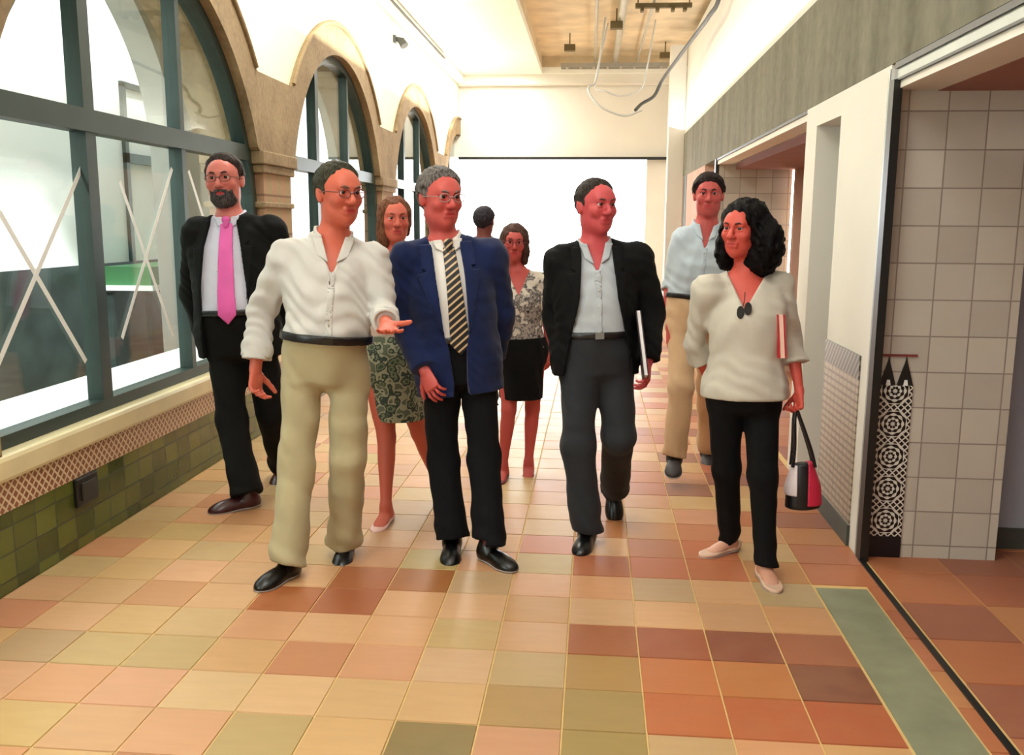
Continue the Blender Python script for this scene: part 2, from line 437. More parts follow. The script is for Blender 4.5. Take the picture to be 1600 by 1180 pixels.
# ---- floor: one mesh, tiles with bevelled gaps over a grout bed
XW, XR, YE = -2.35, 1.23, 16.0
ARCH = [1.23, 4.88, 8.53, 12.18, 15.83]
def build_floor():
    rnd = random.Random(11)
    pal = [((198, 150, 108), 5), ((192, 138, 100), 4), ((200, 158, 114), 5), ((190, 158, 112), 4), ((184, 126, 92), 2), ((204, 166, 122), 3), ((178, 150, 108), 2)]
    bag = [c for c, w in pal for _ in range(w)]
    red = [(172, 98, 64), (180, 110, 70), (160, 86, 62), (182, 120, 78), (144, 80, 64), (174, 102, 74)]
    fixed = {(-1.0, 2.6): (232, 190, 142), (.56, 3.15): (134, 62, 50), (.82, 2.9): (124, 64, 52), (.06, 3.15): (164, 88, 56), (.31, 3.15): (160, 74, 50), (-.45, 2.3): (128, 116, 70), (.31, 2.9): (200, 112, 60), (.56, 2.9): (196, 118, 64), (.06, 2.9): (178, 140, 80), (.31, 2.65): (196, 100, 52), (.56, 2.65): (190, 92, 50), (.82, 2.65): (184, 84, 48), (.06, 2.4): (160, 140, 78), (.06, 2.65): (166, 142, 84), (-.2, 2.65): (180, 146, 92), (-.7, 3.65): (168, 96, 40), (-.95, 3.65): (172, 90, 48), (-1.2, 3.4): (176, 92, 44), (-.95, 3.4): (170, 84, 50), (.31, 3.9): (196, 100, 62), (.56, 3.9): (190, 100, 64), (.56, 4.15): (190, 100, 64)}
    V = []; Fc = []; C = []
    g = 0.004
    def tile(x0, x1, y0, y1, c):
        b = len(V); j = rnd.uniform(-.0006, .0006); z = j
        for x, y in ((x0+g, y0+g), (x1-g, y0+g), (x1-g, y1-g), (x0+g, y1-g)): V.append((x, y, z))
        for x, y in ((x0, y0), (x1, y0), (x1, y1), (x0, y1)): V.append((x+(g*.6 if x == x0 else -g*.6), y+(g*.6 if y == y0 else -g*.6), -.004))
        Fc.append((b, b+1, b+2, b+3))
        for k in range(4): Fc.append((b+k, b+4+k, b+4+(k+1) % 4, b+(k+1) % 4))
        C.extend([srgb(*c)]*5)
    dx, dy = .2537, .247; xs = [.185+dx*k for k in range(-11, 4)]; xs[-1] = .945; xs = [x for x in xs if x > XW]; xs = [XW]+xs
    y = 2.79-dy*18
    while y < YE+6:
        for x0, x1 in zip(xs[:-1], xs[1:]):
            c = rnd.choice(bag); 
            if x0 > -.2 and rnd.random() < .5: c = rnd.choice(red)
            c = tuple(max(0, min(255, v+rnd.randint(-6, 6))) for v in c)
            for (fx, fy), fc in fixed.items():
                if x0 <= fx < x1 and y <= fy < y+dy: c = tuple(v*.9 for v in fc)
            tile(x0, x1, y, y+dy, c)
        if y > 3.6: tile(.945, XR, y, y+dy, rnd.choice(red if y < 8 else bag))
        else: tile(1.17, XR, y, y+dy, rnd.choice(red))
        y += dy
    # right rooms: larger tiles
    y = -1.0
    while y < 10:
        x = XR+.03
        while x < 4.2:
            tile(x, x+.33, y, y+.33, rnd.choice(red)); x += .33
        y += .33
    me = bpy.data.meshes.new('floor'); me.from_pydata(V, [], Fc); me.update()
    a = me.color_attributes.new('Col', 'FLOAT_COLOR', 'CORNER'); arr = []
    for p, c in zip(me.polygons, C): arr += list(c)*len(p.vertices)
    a.data.foreach_set('color', arr)
    fl = struct(link('floor', me, M['floor']))
    bed = MB().box(XW-.4, 4.4, -2.4, YE+6, -.12, -.004); bed.build('grout_bed', M['grout'], fl)
    MB().box(.953, 1.162, -2.0, 3.74, -.003, .0012).build('green_strip', M['greenstrip'], fl)
build_floor()
struct(MB().box(1.222, 1.246, -1.5, 4.1, -.003, .006).build('trim_1', M['black'], None))

# ---- left arcade
TH = .42
def zin(y):
    for c in ARCH:
        if abs(y-c) < 1.53: return 1.45+math.sqrt(max(0, 1.53**2-(y-c)**2))
    return None
def zout(y):
    z = 2.52
    for c in ARCH:
        if abs(y-c) < 1.81: z = max(z, 1.45+math.sqrt(max(0, 1.81**2-(y-c)**2)))
    return z
def strip(ys, lo, hi, x0, x1):
    """solid between the curves lo(y) and hi(y), x from x0 to x1"""
    m = MB(); n = len(ys); v = []
    for y in ys: v += [(x1, y, lo(y)), (x1, y, hi(y)), (x0, y, hi(y)), (x0, y, lo(y))]
    f = []
    for i in range(n-1):
        a = i*4; b = a+4
        for k in range(4): f.append((a+k, a+(k+1) % 4, b+(k+1) % 4, b+k))
    f += [(0, 1, 2, 3), ((n-1)*4+3, (n-1)*4+2, (n-1)*4+1, (n-1)*4)]
    return m.add(v, f)
ys = list(np.linspace(-1.5, YE, 420))
struct(strip(ys, zout, lambda y: 3.97, XW-TH, XW).build('wall_left', M['plaster_warm'], None))
tn = [2]
def trim(m, mat, bevel=0):
    o = struct(m.build('trim_%d' % tn[0], mat, None, bevel)); tn[0] += 1; return o
for c in ARCH:
    y0, y1 = c-1.825, min(c+1.825, YE)
    yy = [y for y in np.concatenate([np.linspace(y0, y1, 60), c+1.53*np.cos(np.linspace(0, math.pi, 60))]) if y0 <= y <= y1]
    yy = sorted(set(round(float(y), 5) for y in yy))
    def lo(y, c=c):
        d = abs(y-c)
        return 1.99 if d >= 1.53 else max(1.45+math.sqrt(max(0, 1.53**2-d*d)), 1.45)
    yy = [y for y in yy if abs(y-c) < 1.529 or abs(y-c) > 1.531]
    # between pier edge and the arc the soffit follows the circle down to the capital
    def lo2(y, c=c):
        d = abs(y-c)
        return max(1.99, lo(y)) if d > 1.43 else lo(y)
    m = strip(yy, lo2, lambda y: zout(y)-.001, XW-TH, XW+.025)
    ar = trim(m, M['stone'])
    # raised outer moulding of the arch
    pts = [(XW+.03, c+1.80*math.cos(t), 1.45+1.80*math.sin(t)) for t in np.linspace(.65, math.pi-.65, 40) if c+1.80*math.cos(t) < YE]
    MB().tube(pts, .018, 8).build('arch_moulding', M['stone'], ar)
for c in ARCH[:-1]:
    p0, p1 = c+1.47, c+3.65-1.47
    m = MB(); m.box(XW-TH+.03, XW+.015, p0+.06, p1-.06, .56, 1.99)
    o = trim(m, M['column'])
    k = MB(); k.box(XW-TH, XW+.05, p0-.01, p1+.01, 1.90, 1.99); k.box(XW-TH, XW+.035, p0+.02, p1-.02, 1.84, 1.90); k.box(XW-TH, XW+.03, p0+.03, p1-.03, 1.60, 1.64)
    k.build('capital', M['stone'], o, .008)
# dado and sill
trim(MB().box(XW-TH, XW, -1.5, YE, 0, .335), M['green_tile'])
trim(MB().box(XW-TH, XW+.004, -1.5, YE, .335, .462), M['lattice'])
trim(MB().box(XW-.3, XW+.03, -1.5, YE, .462, .572), M['cream'], .02)
trim(MB().box(XW-.75, XW-.3, -1.5, YE, .50, .56), M['courtwhite'])
# windows
for i, c in enumerate(ARCH):
    r = 1.50; xg = XW-.09; yl, yh = c-r, min(c+r, YE-.01)
    w = MB()
    pts = [(c+a*math.cos(t), 1.45+a*math.sin(t)) for a, ts in ((1.535, np.linspace(0, math.pi, 40)), (1.465, np.linspace(math.pi, 0, 40))) for t in ts]
    # ring as short bars so it can be cut at the end wall
    ts = np.linspace(0, math.pi, 40)
    for a, b in zip(ts[:-1], ts[1:]):
        P = [(c+R*math.cos(t), 1.45+R*math.sin(t)) for R, t in ((1.545, a), (1.545, b), (1.46, b), (1.46, a))]
        if max(p[0] for p in P) > YE: continue
        w.prism(P, 'x', xg-.04, xg+.05)
    w.box(xg-.04, xg+.05, yl-.03, yh, .573, .63)
    w.box(xg-.04, xg+.05, yl-.03, yl+.04, .573, 1.47)
    if yh < YE-.1: w.box(xg-.04, xg+.05, yh-.04, yh+.03, .573, 1.47)
    o = struct(w.build('window_%d' % (i+1), M['frame'], None))
    def top(y): return 1.45+math.sqrt(max(0, 1.47**2-(y-c)**2))
    for ym in (c-.60, c+.40):
        if ym < YE-.1: MB().box(xg-.035, xg+.045, ym-.045 if ym < c else ym-.025, ym+.045 if ym < c else ym+.025, .6, top(ym)).build('mullion', M['frame'], o)
    tr = MB(); tr.box(xg-.04, xg+.055, c-1.39, min(c+1.39, YE-.01), 1.915, 2.02); tr.build('transom', M['frame'], o)
    gp = MB(); ng = 30; yy = np.linspace(yl, yh, ng); v = []
    gz = [top(y) for y in yy]
    gp.prism([(yl, .6)]+[(yh, .6)]+[(float(y), float(z)) for y, z in zip(yy[::-1], gz[::-1])], 'x', xg-.004, xg+.004)
    gp.build('glass_pane', M['glass'], o)
# ---- beyond the glass: gallery, second arcade, yard
trim(MB().box(-5.2, XW-.42, -1.5, YE+2, -.1, -.02), M['courtfloor'])
struct(MB().box(-5.2, -4.9, -1.5, YE+2, 1.08, 4.6).build('wall_yard', M['courtwhite'], None))
trim(MB().box(-5.2, -4.88, -1.5, YE+2, -.1, 1.08), M['courtdark'])
def a2lo(y):
    d = abs(y-5.8)/2.54
    return 2.1+1.8*math.sqrt(max(0, 1-d*d)) if d < 1 else -.02
ys2 = [y for y in np.linspace(2.2, YE, 300)]
def a2(y):
    d5 = abs(y-5.8)
    if d5 < 2.54: return 2.1+1.8*math.sqrt(max(0, 1-(d5/2.54)**2))
    e = abs(y-11.6)
    if e < 2.54: return 2.1+1.8*math.sqrt(max(0, 1-(e/2.54)**2))
    return -.02
struct(strip(ys2, a2, lambda y: 4.4, -4.1, -3.85).build('wall_gallery', M['grey_wall'], None))
trim(MB().box(-3.85, XW-TH, 6.3, YE, 3.55, 3.7), M['tan'])

# ---- right wall
struct(MB().box(XR+.01, XR+.35, -1.5, 13.5, 2.76, 3.97).build('wall_right', M['plaster'], None))
trim(MB().box(XR, XR+.36, -1.5, 13.5, 2.17, 2.76), M['concrete'])
# sliding track under the beam at the near opening
tk = trim(MB().box(XR+.002, XR+.05, -1.5, 4.1, 2.145, 2.17), M['black'])
MB().box(XR+.012, XR+.05, -1.5, 4.1, 2.105, 2.145).build('track_rail', M['steel'], tk)
MB().box(XR+.008, XR+.05, -1.5, 4.1, 2.095, 2.105).build('track_gap', M['black'], tk)
MB().box(XR+.02, XR+.2, -1.5, 4.14, 2.065, 2.095).build('track_cover', M['plaster'], tk)
tk = trim(MB().box(XR+.002, XR+.05, 5.7, 9.8, 2.15, 2.17), M['black'])
MB().box(XR+.012, XR+.15, 5.7, 9.8, 2.11, 2.15).build('track_cover', M['plaster'], tk)
# white pier between the two openings, with a recess
pier = struct(MB().box(XR, XR+.3, 4.27, 4.92, 0, 2.168).box(XR, XR+.3, 5.44, 5.7, 0, 2.168).box(XR, XR+.3, 4.92, 5.44, 2.05, 2.168).build('wall_pier', M['plaster'], None))
MB().box(XR, XR+.034, 4.14, 4.27, 0, 2.168).build('pier_edge', M['plaster'], pier)
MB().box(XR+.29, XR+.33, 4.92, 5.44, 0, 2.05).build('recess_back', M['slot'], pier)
MB().box(XR-.006, XR+.003, 4.285, 4.915, .10, .80).build('dado_tile', M['striped'], pier)
MB().box(XR-.008, XR+.003, 4.285, 4.915, .80, .91).build('frieze_tile', M['darkband'], pier)
struct(MB().box(XR-.014, XR+.003, 4.28, 4.92, 0, .10).build('baseboard_right', M['darkbase'], None))
trim(MB().box(XR-.006, XR+.03, 4.075, 4.14, 0, 2.10), M['black'])
trim(MB().box(XR-.004, XR+.002, 4.141, 4.165, 0, 2.15), M['steel'])
# tiled wall of the near room, facing the camera
tw = struct(MB().box(XR+.034, 1.842, 4.15, 4.27, 0, 2.3).box(1.842, 3.8, 4.15, 4.27, 1.63, 2.3).build('wall_tiled', M['tile_white'], None))
struct(MB().box(1.842, 3.8, 4.33, 4.40, 0, 1.8).build('door_1', M['bluegrey'], None))
struct(MB().box(1.842, 3.8, 4.315, 4.33, 0, .10).build('baseboard_door', M['darkbase'], None))
struct(MB().box(XR+.2, 4.0, -1.5, 9.9, 2.062, 2.12).build('ceiling_room', M['pink'], None))
struct(MB().box(3.8, 3.9, -1.5, 9.9, 0, 2.1).build('wall_room', M['pink'], None))
# far room seen through the second opening
struct(MB().box(XR+.03, 2.0, 9.8, 9.9, 0, 2.1).build('wall_tiled_far', M['tile_white'], None))
struct(MB().box(2.0, 3.8, 9.6, 9.7, 0, 2.1).build('wall_room_far', M['pinkbeige'], None))
trim(MB().box(XR-.006, XR+.03, 9.8, 9.9, 0, 2.168), M['black'])
struct(MB().box(XR, XR+.3, 10.8, 13.5, 0, 2.168).build('wall_far_panel', M['pinkbeige'], None))
trim(MB().box(XR-.006, XR+.02, 12.9, 13.3, 0, 2.168), M['frame'])
struct(MB().box(1.9, 2.0, 9.9, 13.5, 0, 2.4).build('wall_far_room', M['plaster'], None))
struct(MB().box(1.01, 1.23, 13.5, 13.75, 0, 3.97).build('wall_column', M['plaster'], None))
# right wall past the column
struct(MB().box(1.45, 1.6, 13.5, YE, 0, 3.97).build('wall_right_far', M['plaster'], None))

# ---- end wall with a wide bright opening
struct(MB().box(XW-.4, 1.6, YE, YE+.3, 2.62, 4.0).build('wall_end', M['plaster'], None))
struct(MB().box(.85, 1.6, YE, YE+.1, 0, 2.62).build('door_2', M['plaster'], None))
trim(MB().box(XW, 1.45, YE-.12, YE-.04, 2.57, 2.615), M['black'])
trim(MB().box(XW, 1.45, YE-.18, YE-.02, 3.78, 3.97), M['plaster'], .02)

# ---- ceiling with the open service bay
C0, C1, CY0, CY1 = -.93, 1.2, 7.0, 15.75
struct(MB().box(XW-.4, C0, -1.5, YE+.3, 3.95, 4.05).box(C0, 1.6, CY1, YE+.3, 3.95, 4.05).box(C0, 1.6, -1.5, CY0, 3.95, 4.05).build('ceiling', M['ceiling'], None))
M['rawceil'] = plain('raw_beige_slab', (206, 190, 160), 0.9, 0.16, 3, 0.3)
struct(MB().box(C0-.1, 1.65, CY0-.1, CY1+.1, 4.22, 4.3).box(C0-.04, C0, CY0, CY1, 4.05, 4.22).box(C0, 1.6, CY1, CY1+.04, 4.05, 4.22).box(1.58, 1.62, CY0, CY1, 3.9, 4.25).build('ceiling_slab', M['rawceil'], None))
# cornice and cable on the left wall
trim(MB().box(XW, XW+.10, -1.5, YE, 3.80, 3.95), M['ceiling'], .02)
M['pipe'] = plain('galvanised_pipe', (170, 168, 156), 0.5, 0.1, 5, metal=.3)
M['cable'] = plain('dark_cable', (70, 72, 70), 0.6)
M['wcable'] = plain('grey_cable', (196, 200, 200), 0.6)
M['rust'] = plain('dusty_bracket', (96, 84, 54), 0.8)
tag(MB().tube([(XW+.111, 9.0, 3.875), (XW+.111, 11, 3.87), (XW+.111, 13.8, 3.875)], .012, 6).build('cable', M['cable']), 'thin dark cable running along the cornice above the arches', 'cable')
for i, (x, lab) in enumerate(((-.05, 'slim straight ceiling pipe on the left side of the open service bay'), (.27, 'wide flat duct pipe in the middle of the open service bay'), (.62, 'slim ceiling pipe nearest the right wall in the open service bay'))):
    r = (.02, .045, .018)[i]
    tag(MB().tube([(x, 7.4, 4.1), (x+.02, 11, 4.1), (x, 15.6, 4.1)], r, 10).build('pipe', M['pipe']), lab, 'pipe', 'pipes in the ceiling bay')
e = empty('pipe_bracket', (.75, 11.5, 4.05), 'dusty olive hanging bracket with fittings near the top of the ceiling bay', 'bracket')
MB().box(.42, 1.08, 11.45, 11.52, 4.02, 4.07).build('crossbar', M['rust'], e)
for x in (.5, .68, .86, 1.0): MB().box(x-.02, x+.02, 11.43, 11.54, 3.98, 4.02).build('clamp', M['rust'], e)
for x in (.45, 1.05): MB().tube([(x, 11.48, 4.06), (x, 11.48, 4.215)], .008, 6).build('rod', M['rust'], e)
for j, (x, y, lab) in enumerate(((.22, 12.4, 'dark square junction box on the middle ceiling pipe'), (-.42, 13.9, 'small junction box at the left of the ceiling bay'), (1.0, 14.6, 'junction box in the far right corner of the ceiling bay'))):
    b = empty('junction_box', (x, y, 4.1), lab, 'electrical box', 'ceiling bay junction boxes')
    MB().box(x-.08, x+.08, y-.06, y+.06, 3.97, 4.06).build('box_body', M['rust'], b, .008)
    MB().tube([(x, y, 4.05), (x, y, 4.22)], .01, 6).build('rod', M['rust'], b)
M['tray'] = plain('grey_tray', (150, 148, 140), 0.6)
ct = empty('cable_tray', (.2, 15.3, 4.0), 'dark metal cable tray crossing the far end of the ceiling bay', 'cable tray')
MB().box(-.6, 1.1, 15.2, 15.24, 3.96, 4.02).box(-.6, 1.1, 15.4, 15.44, 3.96, 4.02).build('side_rail', M['tray'], ct)
for x in np.linspace(-.5, 1.0, 8): MB().box(x-.02, x+.02, 15.24, 15.4, 3.96, 3.975).build('rung', M['tray'], ct)
def smooth_pts(pts, n=40):
    P = [np.array(p, float) for p in pts]; P = [2*P[0]-P[1]]+P+[2*P[-1]-P[-2]]; out = []
    for i in range(1, len(P)-2):
        for t in np.linspace(0, 1, max(2, n//(len(P)-3)), endpoint=False):
            a, b, c, d = P[i-1:i+3]; out.append(.5*((2*b)+(-a+c)*t+(2*a-5*b+4*c-d)*t*t+(-a+3*b-3*c+d)*t**3))
    out.append(P[-2]); return [tuple(p) for p in out]
pc = smooth_pts([(1.1, 8.7, 4.2), at(1125, -10, 9.2), at(1108, 25, 9.6), at(1090, 50, 10.4), at(1060, 90, 11.6), at(1035, 125, 12.6), at(1022, 150, 12.7), at(1003, 162, 12.6), at(993, 172, 12.4)])
tag(MB().tube(pc, .022, 8).build('cable', M['cable']), 'thick black cable dangling from the ceiling bay by the right wall', 'cable')
pc = smooth_pts([at(1003, 172, 12.4), at(975, 181, 12.4), at(940, 168, 12.4), at(922, 148, 12.5), at(920, 135, 12.6), at(932, 122, 12.7), (.08, 12.8, 4.2)])
tag(MB().tube(pc, .014, 8).build('cable', M['wcable']), 'loose grey cable loop hanging below the ceiling bay', 'cable')
pc = smooth_pts([(.75, 13.0, 4.2), at(1010, 110, 13.0), at(1000, 140, 13.0), at(970, 150, 13.0), at(945, 142, 13.0), at(930, 130, 13.1), (.12, 13.15, 4.2)])
tag(MB().tube(pc, .011, 8).build('cable', M['wcable']), 'short pale cable coil inside the larger hanging loop', 'cable')
# spotlight on the upper left wall
p = (XW+.10, 10.85, 3.57)
sl = empty('spotlight', p, 'small dark spotlight fixed high on the left wall between the second and third arch', 'spotlight')
MB().box(XW, XW+.03, p[1]-.04, p[1]+.04, p[2]-.03, p[2]+.05).build('wall_plate', M['cable'], sl)
MB().tube([(XW+.03, p[1], p[2]+.02), (XW+.09, p[1], p[2]-.01), (XW+.13, p[1]-.02, p[2]-.07)], [.02, .045, .05], 12).build('lamp_head', M['cable'], sl)
# socket box on green dado
sb = empty('socket_box', (XW+.01, 3.93, .27), 'black electrical socket box set in the green tiled dado', 'socket box')
MB().box(XW, XW+.022, 3.84, 4.02, .20, .335).build('box_plate', M['black'], sb, .006)
MB().box(XW+.022, XW+.03, 3.87, 3.99, .225, .31).build('socket_cover', plain('socket_dark', (34, 36, 30), .4), sb, .004)
# tape crosses on the glass
XT = XW-.09+.0055
def cross(label, A, B, Cp, Dp):
    e = empty('tape_cross', (XT, A[0], Cp[1]), label, 'tape cross', 'white tape crosses on the window glass')
    for (a, b), dx in (((A, B), 0), ((Cp, Dp), .0012)):
        MB().bar((XT+dx, a[0], a[1]), (XT+dx, b[0], b[1]), .026, .0012, (1, 0, 0)).build('tape_strip', M['tape'], e)
cross('large white tape cross on the lower left window pane', (3.40, 1.80), (4.17, .83), (4.25, 1.75), (3.45, .84))
cross('white tape cross on the middle pane of the near window, right of the thick mullion', (4.60, 1.70), (5.10, .84), (5.20, 1.80), (4.52, .90))
cross('white tape cross on the pane partly hidden by the man with the pink tie', (5.42, 1.80), (6.0, .9), (6.1, 1.8), (5.45, .9))
# yard furniture: green-topped bench table and a glazed door frame on the yard wall
M['greenpaint'] = plain('green_paint', (70, 124, 78), 0.5)
gt = empty('green_table', (-4.6, 9.6, 0), 'green topped table with white edge standing beyond the window', 'table')
MB().box(-4.8, -4.3, 8.6, 10.6, .88, 1.06).build('table_apron', M['greenpaint'], gt)
MB().box(-4.83, -4.27, 8.57, 10.63, .83, .88).build('table_rim', M['tape'], gt)
for x in (-4.75, -4.35):
    for y in (8.65, 10.55): MB().box(x-.03, x+.03, y-.03, y+.03, -.02, .8).build('leg', M['courtdark'], gt)
dr = struct(MB().box(-4.9, -4.86, 9.35, 9.42, 1.08, 2.9).box(-4.9, -4.86, 9.35, 10.3, 2.86, 2.92).box(-4.9, -4.86, 9.35, 10.3, 2.1, 2.2).build('window_6', M['frame'], None))

# ---- star-pattern tile panel on the tiled wall
pn = empty('mosaic_panel', (1.345, 4.15, 0), 'tall narrow black and white star mosaic tile panel beside the black door edge', 'tile panel')
MB().box(1.27, 1.42, 4.142, 4.15, .10, .80).build('star_tiles', M['girih'], pn)
MB().box(1.27, 1.42, 4.140, 4.15, .0, .10).build('base_tile', plain('black_tile', (14, 16, 22), .3), pn)
for x in (1.31, 1.385):
    MB().prism([(x-.035, .80), (x+.035, .80), (x+.018, .86), (x+.006, .90), (x, .93), (x-.006, .90), (x-.018, .86)], 'y', 4.142, 4.15).build('spearhead', M['black'], pn)
    MB().prism([(x-.008, .80), (x+.012, .80), (x+.008, .825), (x-.004, .825)], 'y', 4.139, 4.142).build('spearhead_eye', M['tape'], pn)
MB().box(1.262, 1.43, 4.141, 4.15, .93, .94).build('top_border', plain('red_border', (120, 50, 44), .4), pn)

struct(MB().box(XW-.4, 4.0, -1.62, -1.5, 0, 4.0).build('light_block_back', M['plaster'], None))  # unseen wall added behind the camera to shut out sky light
# ================================================================== PEOPLE
def rot_z(a): c, s = math.cos(a), math.sin(a); return np.array([[c, -s, 0], [s, c, 0], [0, 0, 1.]])
def frame(yaw, pitch=0, roll=0):
    """columns: side (image right when facing the camera), front, up"""
    F = np.array([math.sin(yaw), -math.cos(yaw), 0.]); S = np.array([math.cos(yaw), math.sin(yaw), 0.]); Z = np.array([0, 0, 1.])
    F2 = F*math.cos(pitch)-Z*math.sin(pitch); Z2 = Z*math.cos(pitch)+F*math.sin(pitch)
    S3 = S*math.cos(roll)+Z2*math.sin(roll); Z3 = Z2*math.cos(roll)-S*math.sin(roll)
    return np.stack([S3, F2, Z3], 1)
class Fr:
    def __init__(s, o, R, sc=1.0): s.o = np.asarray(o, float); s.R = R; s.s = sc; s.Rf = R.astype(F32); s.of = s.o.astype(F32)
    def w(s, x, y, z): return s.o+s.R@(np.array([x, y, z])*s.s)
    def loc(s, P): return (P-s.of)@s.Rf/F32(s.s)
def wave(P, amp, f, seed=0.0):
    x, y, z = P[:, 0]*f, P[:, 1]*f, P[:, 2]*f
    return amp*(np.sin(x*1.3+2.1*np.sin(y*.9+seed)+z*.7+seed)*np.sin(z*1.1+1.7*np.sin(x*.8+seed*2)+y*.6))

def skin_mat(name, rgb):
    g = N(name); a = g.n('ShaderNodeAttribute'); a.attribute_name = 'Col'
    n = g.noise(28, 3); col = g.mix(g.math('MULTIPLY', n, .16), a.outputs['Color'], srgb(170, 62, 56))
    return g.finish(col, 0.5, 0.4, sss=0.04)
SKIN = skin_mat('skin', None)
def hair_mat(name, rgb, hi):
    g = N(name); mp = g.n('ShaderNodeMapping'); g.l(g.co.outputs['Object'], mp.inputs[0]); mp.inputs['Scale'].default_value = (60, 60, 9)
    n = g.noise(3, 4, mp.outputs[0]); col = g.ramp(n, [(.35, srgb(*rgb)), (.7, srgb(*hi))])
    return g.finish(col, .6, .12, bump=n, bstr=.6, bdist=.01)
def eye_mat():
    return plain('eye_white', (196, 176, 170), .3, .02)
EYE = eye_mat(); IRIS = plain('iris_dark', (38, 24, 20), .25, .02); LEATHER = plain('black_leather', (20, 19, 20), .3, .1, 8); SOLE = plain('pale_sole', (150, 140, 136), .7)
FRAMEG = plain('spectacle_frame', (40, 30, 30), .3)

def head_prims(h, female=False, ears=True):
    w = h.w; R = h.R; s = h.s
    def E(c, r, k=.02, M_=None): return Ell(w(*c), np.array(r)*s, R if M_ is None else R@M_, k*s)
    fw = .93 if female else 1.0
    P = [E((0, -.012, .038), (.076*fw, .096, .083)), E((0, .018, -.018), (.064*fw, .073, .092), .03), E((0, .052, -.084), (.028*fw, .030, .026), .035),
         E((.032*fw, .012, -.060), (.025, .042, .036), .03), E((-.032*fw, .012, -.060), (.025, .042, .036), .03),
         E((0, .066, .045), (.046, .026, .035), .03),
         Cap(w(-.034, .080, .036), w(-.010, .088, .034), .011*s, .010*s, .016*s), Cap(w(.034, .080, .036), w(.010, .088, .034), .011*s, .010*s, .016*s),
         E((.040, .064, -.014), (.022, .022, .022), .02), E((-.040, .064, -.014), (.022, .022, .022), .02),
         Cap(w(0, .088, .026), w(0, .110, -.014), .0075*s, .0115*s, .012*s), E((0, .108, -.020), (.013, .013, .010), .008),
         E((.012, .099, -.022), (.008, .011, .008), .006), E((-.012, .099, -.022), (.008, .011, .008), .006),
         Cap(w(-.016, .086, -.047), w(.016, .086, -.047), .0085*s, None, .008*s), Cap(w(-.014, .084, -.060), w(.014, .084, -.060), .009*s, None, .008*s)]
    if ears:
        a = .3; M1 = np.array([[1, 0, 0], [0, math.cos(a), -math.sin(a)], [0, math.sin(a), math.cos(a)]])
        for sx in (-1, 1): P.append(E((sx*.077*fw, -.010, .004), (.010, .019, .032), .008, M1))
    sub = [E((.030, .098, .017), (.017, .016, .012), .012), E((-.030, .098, .017), (.017, .016, .012), .012), E((0, .101, -.0535), (.021, .010, .0022), .004),
           E((.014, .112, -.036), (.004, .006, .008), .006)]
    post = [E((sx*.030, .0815, .0255), (.0165, .0125, .0075), .004) for sx in (-1, 1)]+[E((sx*.030, .081, .0065), (.015, .011, .005), .004) for sx in (-1, 1)]
    return P, sub[:3], post

def hand_prims(wr, d, pn, ts, curl=(.25, .3, .25), s=1.0, spread=.10, thumb=(.5, .35), palmw=1.0):
    """wrist, finger direction, palm normal, thumb side (+1/-1 along cross(d,pn))"""
    d = unit(d).astype(float); pn = np.asarray(pn, float); pn = unit(pn-d*(pn@d)).astype(float); sd = np.cross(d, pn)*ts; s = s*.98
    wr = np.asarray(wr, float); P = []
    P.append(Loft(wr-d*.012*s, wr+d*.088*s, pn, [(0, .024*s, .018*s), (.35, .033*s, .0165*s), (.8, .040*s*palmw, .0145*s), (1, .038*s*palmw, .012*s)], k=.012, cap=.7))
    P.append(Ell(wr+d*.035*s+sd*.024*s+pn*.006*s, (.018*s, .026*s, .015*s), np.stack([sd, d, pn], 1), .012))
    offs = (.0305, .0105, -.0100, -.0295); L = (.074, .082, .077, .060); rad = (.0088, .009, .0087, .0078)
    for i in range(4):
        a = (1.5-i)*spread; c = math.cos; dd = d*c(a)+sd*math.sin(a)
        p = wr+d*(.086-.004*abs(i-1.2))*s+sd*offs[i]*s; ang = 0.0; p0 = p-dd*.02*s; r = rad[i]*s
        P.append(Cap(p0, p, r*1.05, r*1.03, .006)); 
        cu = curl[i] if hasattr(curl[0], '__len__') else curl
        for j, fr in enumerate((.44, .31, .25)):
            ang += cu[j]*(1+.12*i); v = dd*math.cos(ang)+pn*math.sin(ang); q = p+v*L[i]*fr*s
            P.append(Cap(p, q, r*(1-.09*j), r*(1-.09*(j+1)), .0025)); p = q
    p = wr+d*.022*s+sd*.026*s+pn*.004*s; v = d*math.cos(thumb[0]+.35)+sd*math.sin(thumb[0]+.35)+pn*.25; v /= np.linalg.norm(v)
    for j, l in enumerate((.044, .032, .026)):
        q = p+v*l*s; P.append(Cap(p, q, (.0125-.001*j)*s, (.0110-.0012*j)*s, .006)); p = q
        v = v*math.cos(thumb[1])+d*math.sin(thumb[1])*.8+pn*math.sin(thumb[1])*.5; v /= np.linalg.norm(v)
    return P

MALE = [(0, .150, .115, -.005), (.14, .170, .122, -.008), (.30, .156, .108, 0), (.42, .155, .108, .004), (.62, .172, .122, .006), (.80, .180, .112, -.006), (.92, .135, .082, -.012), (1, .065, .062, -.012)]
FEM = [(0, .150, .115, -.01), (.14, .168, .122, -.012), (.32, .132, .098, 0), (.42, .128, .095, .002), (.62, .145, .118, .014), (.68, .150, .122, .014), (.80, .150, .098, -.004), (.92, .112, .075, -.012), (1, .054, .054, -.012)]

def plane(p, n):
    """signed distance, positive on the side the normal points to"""
    p = np.asarray(p, F32); n = unit(n); return lambda P: (P-p)@n

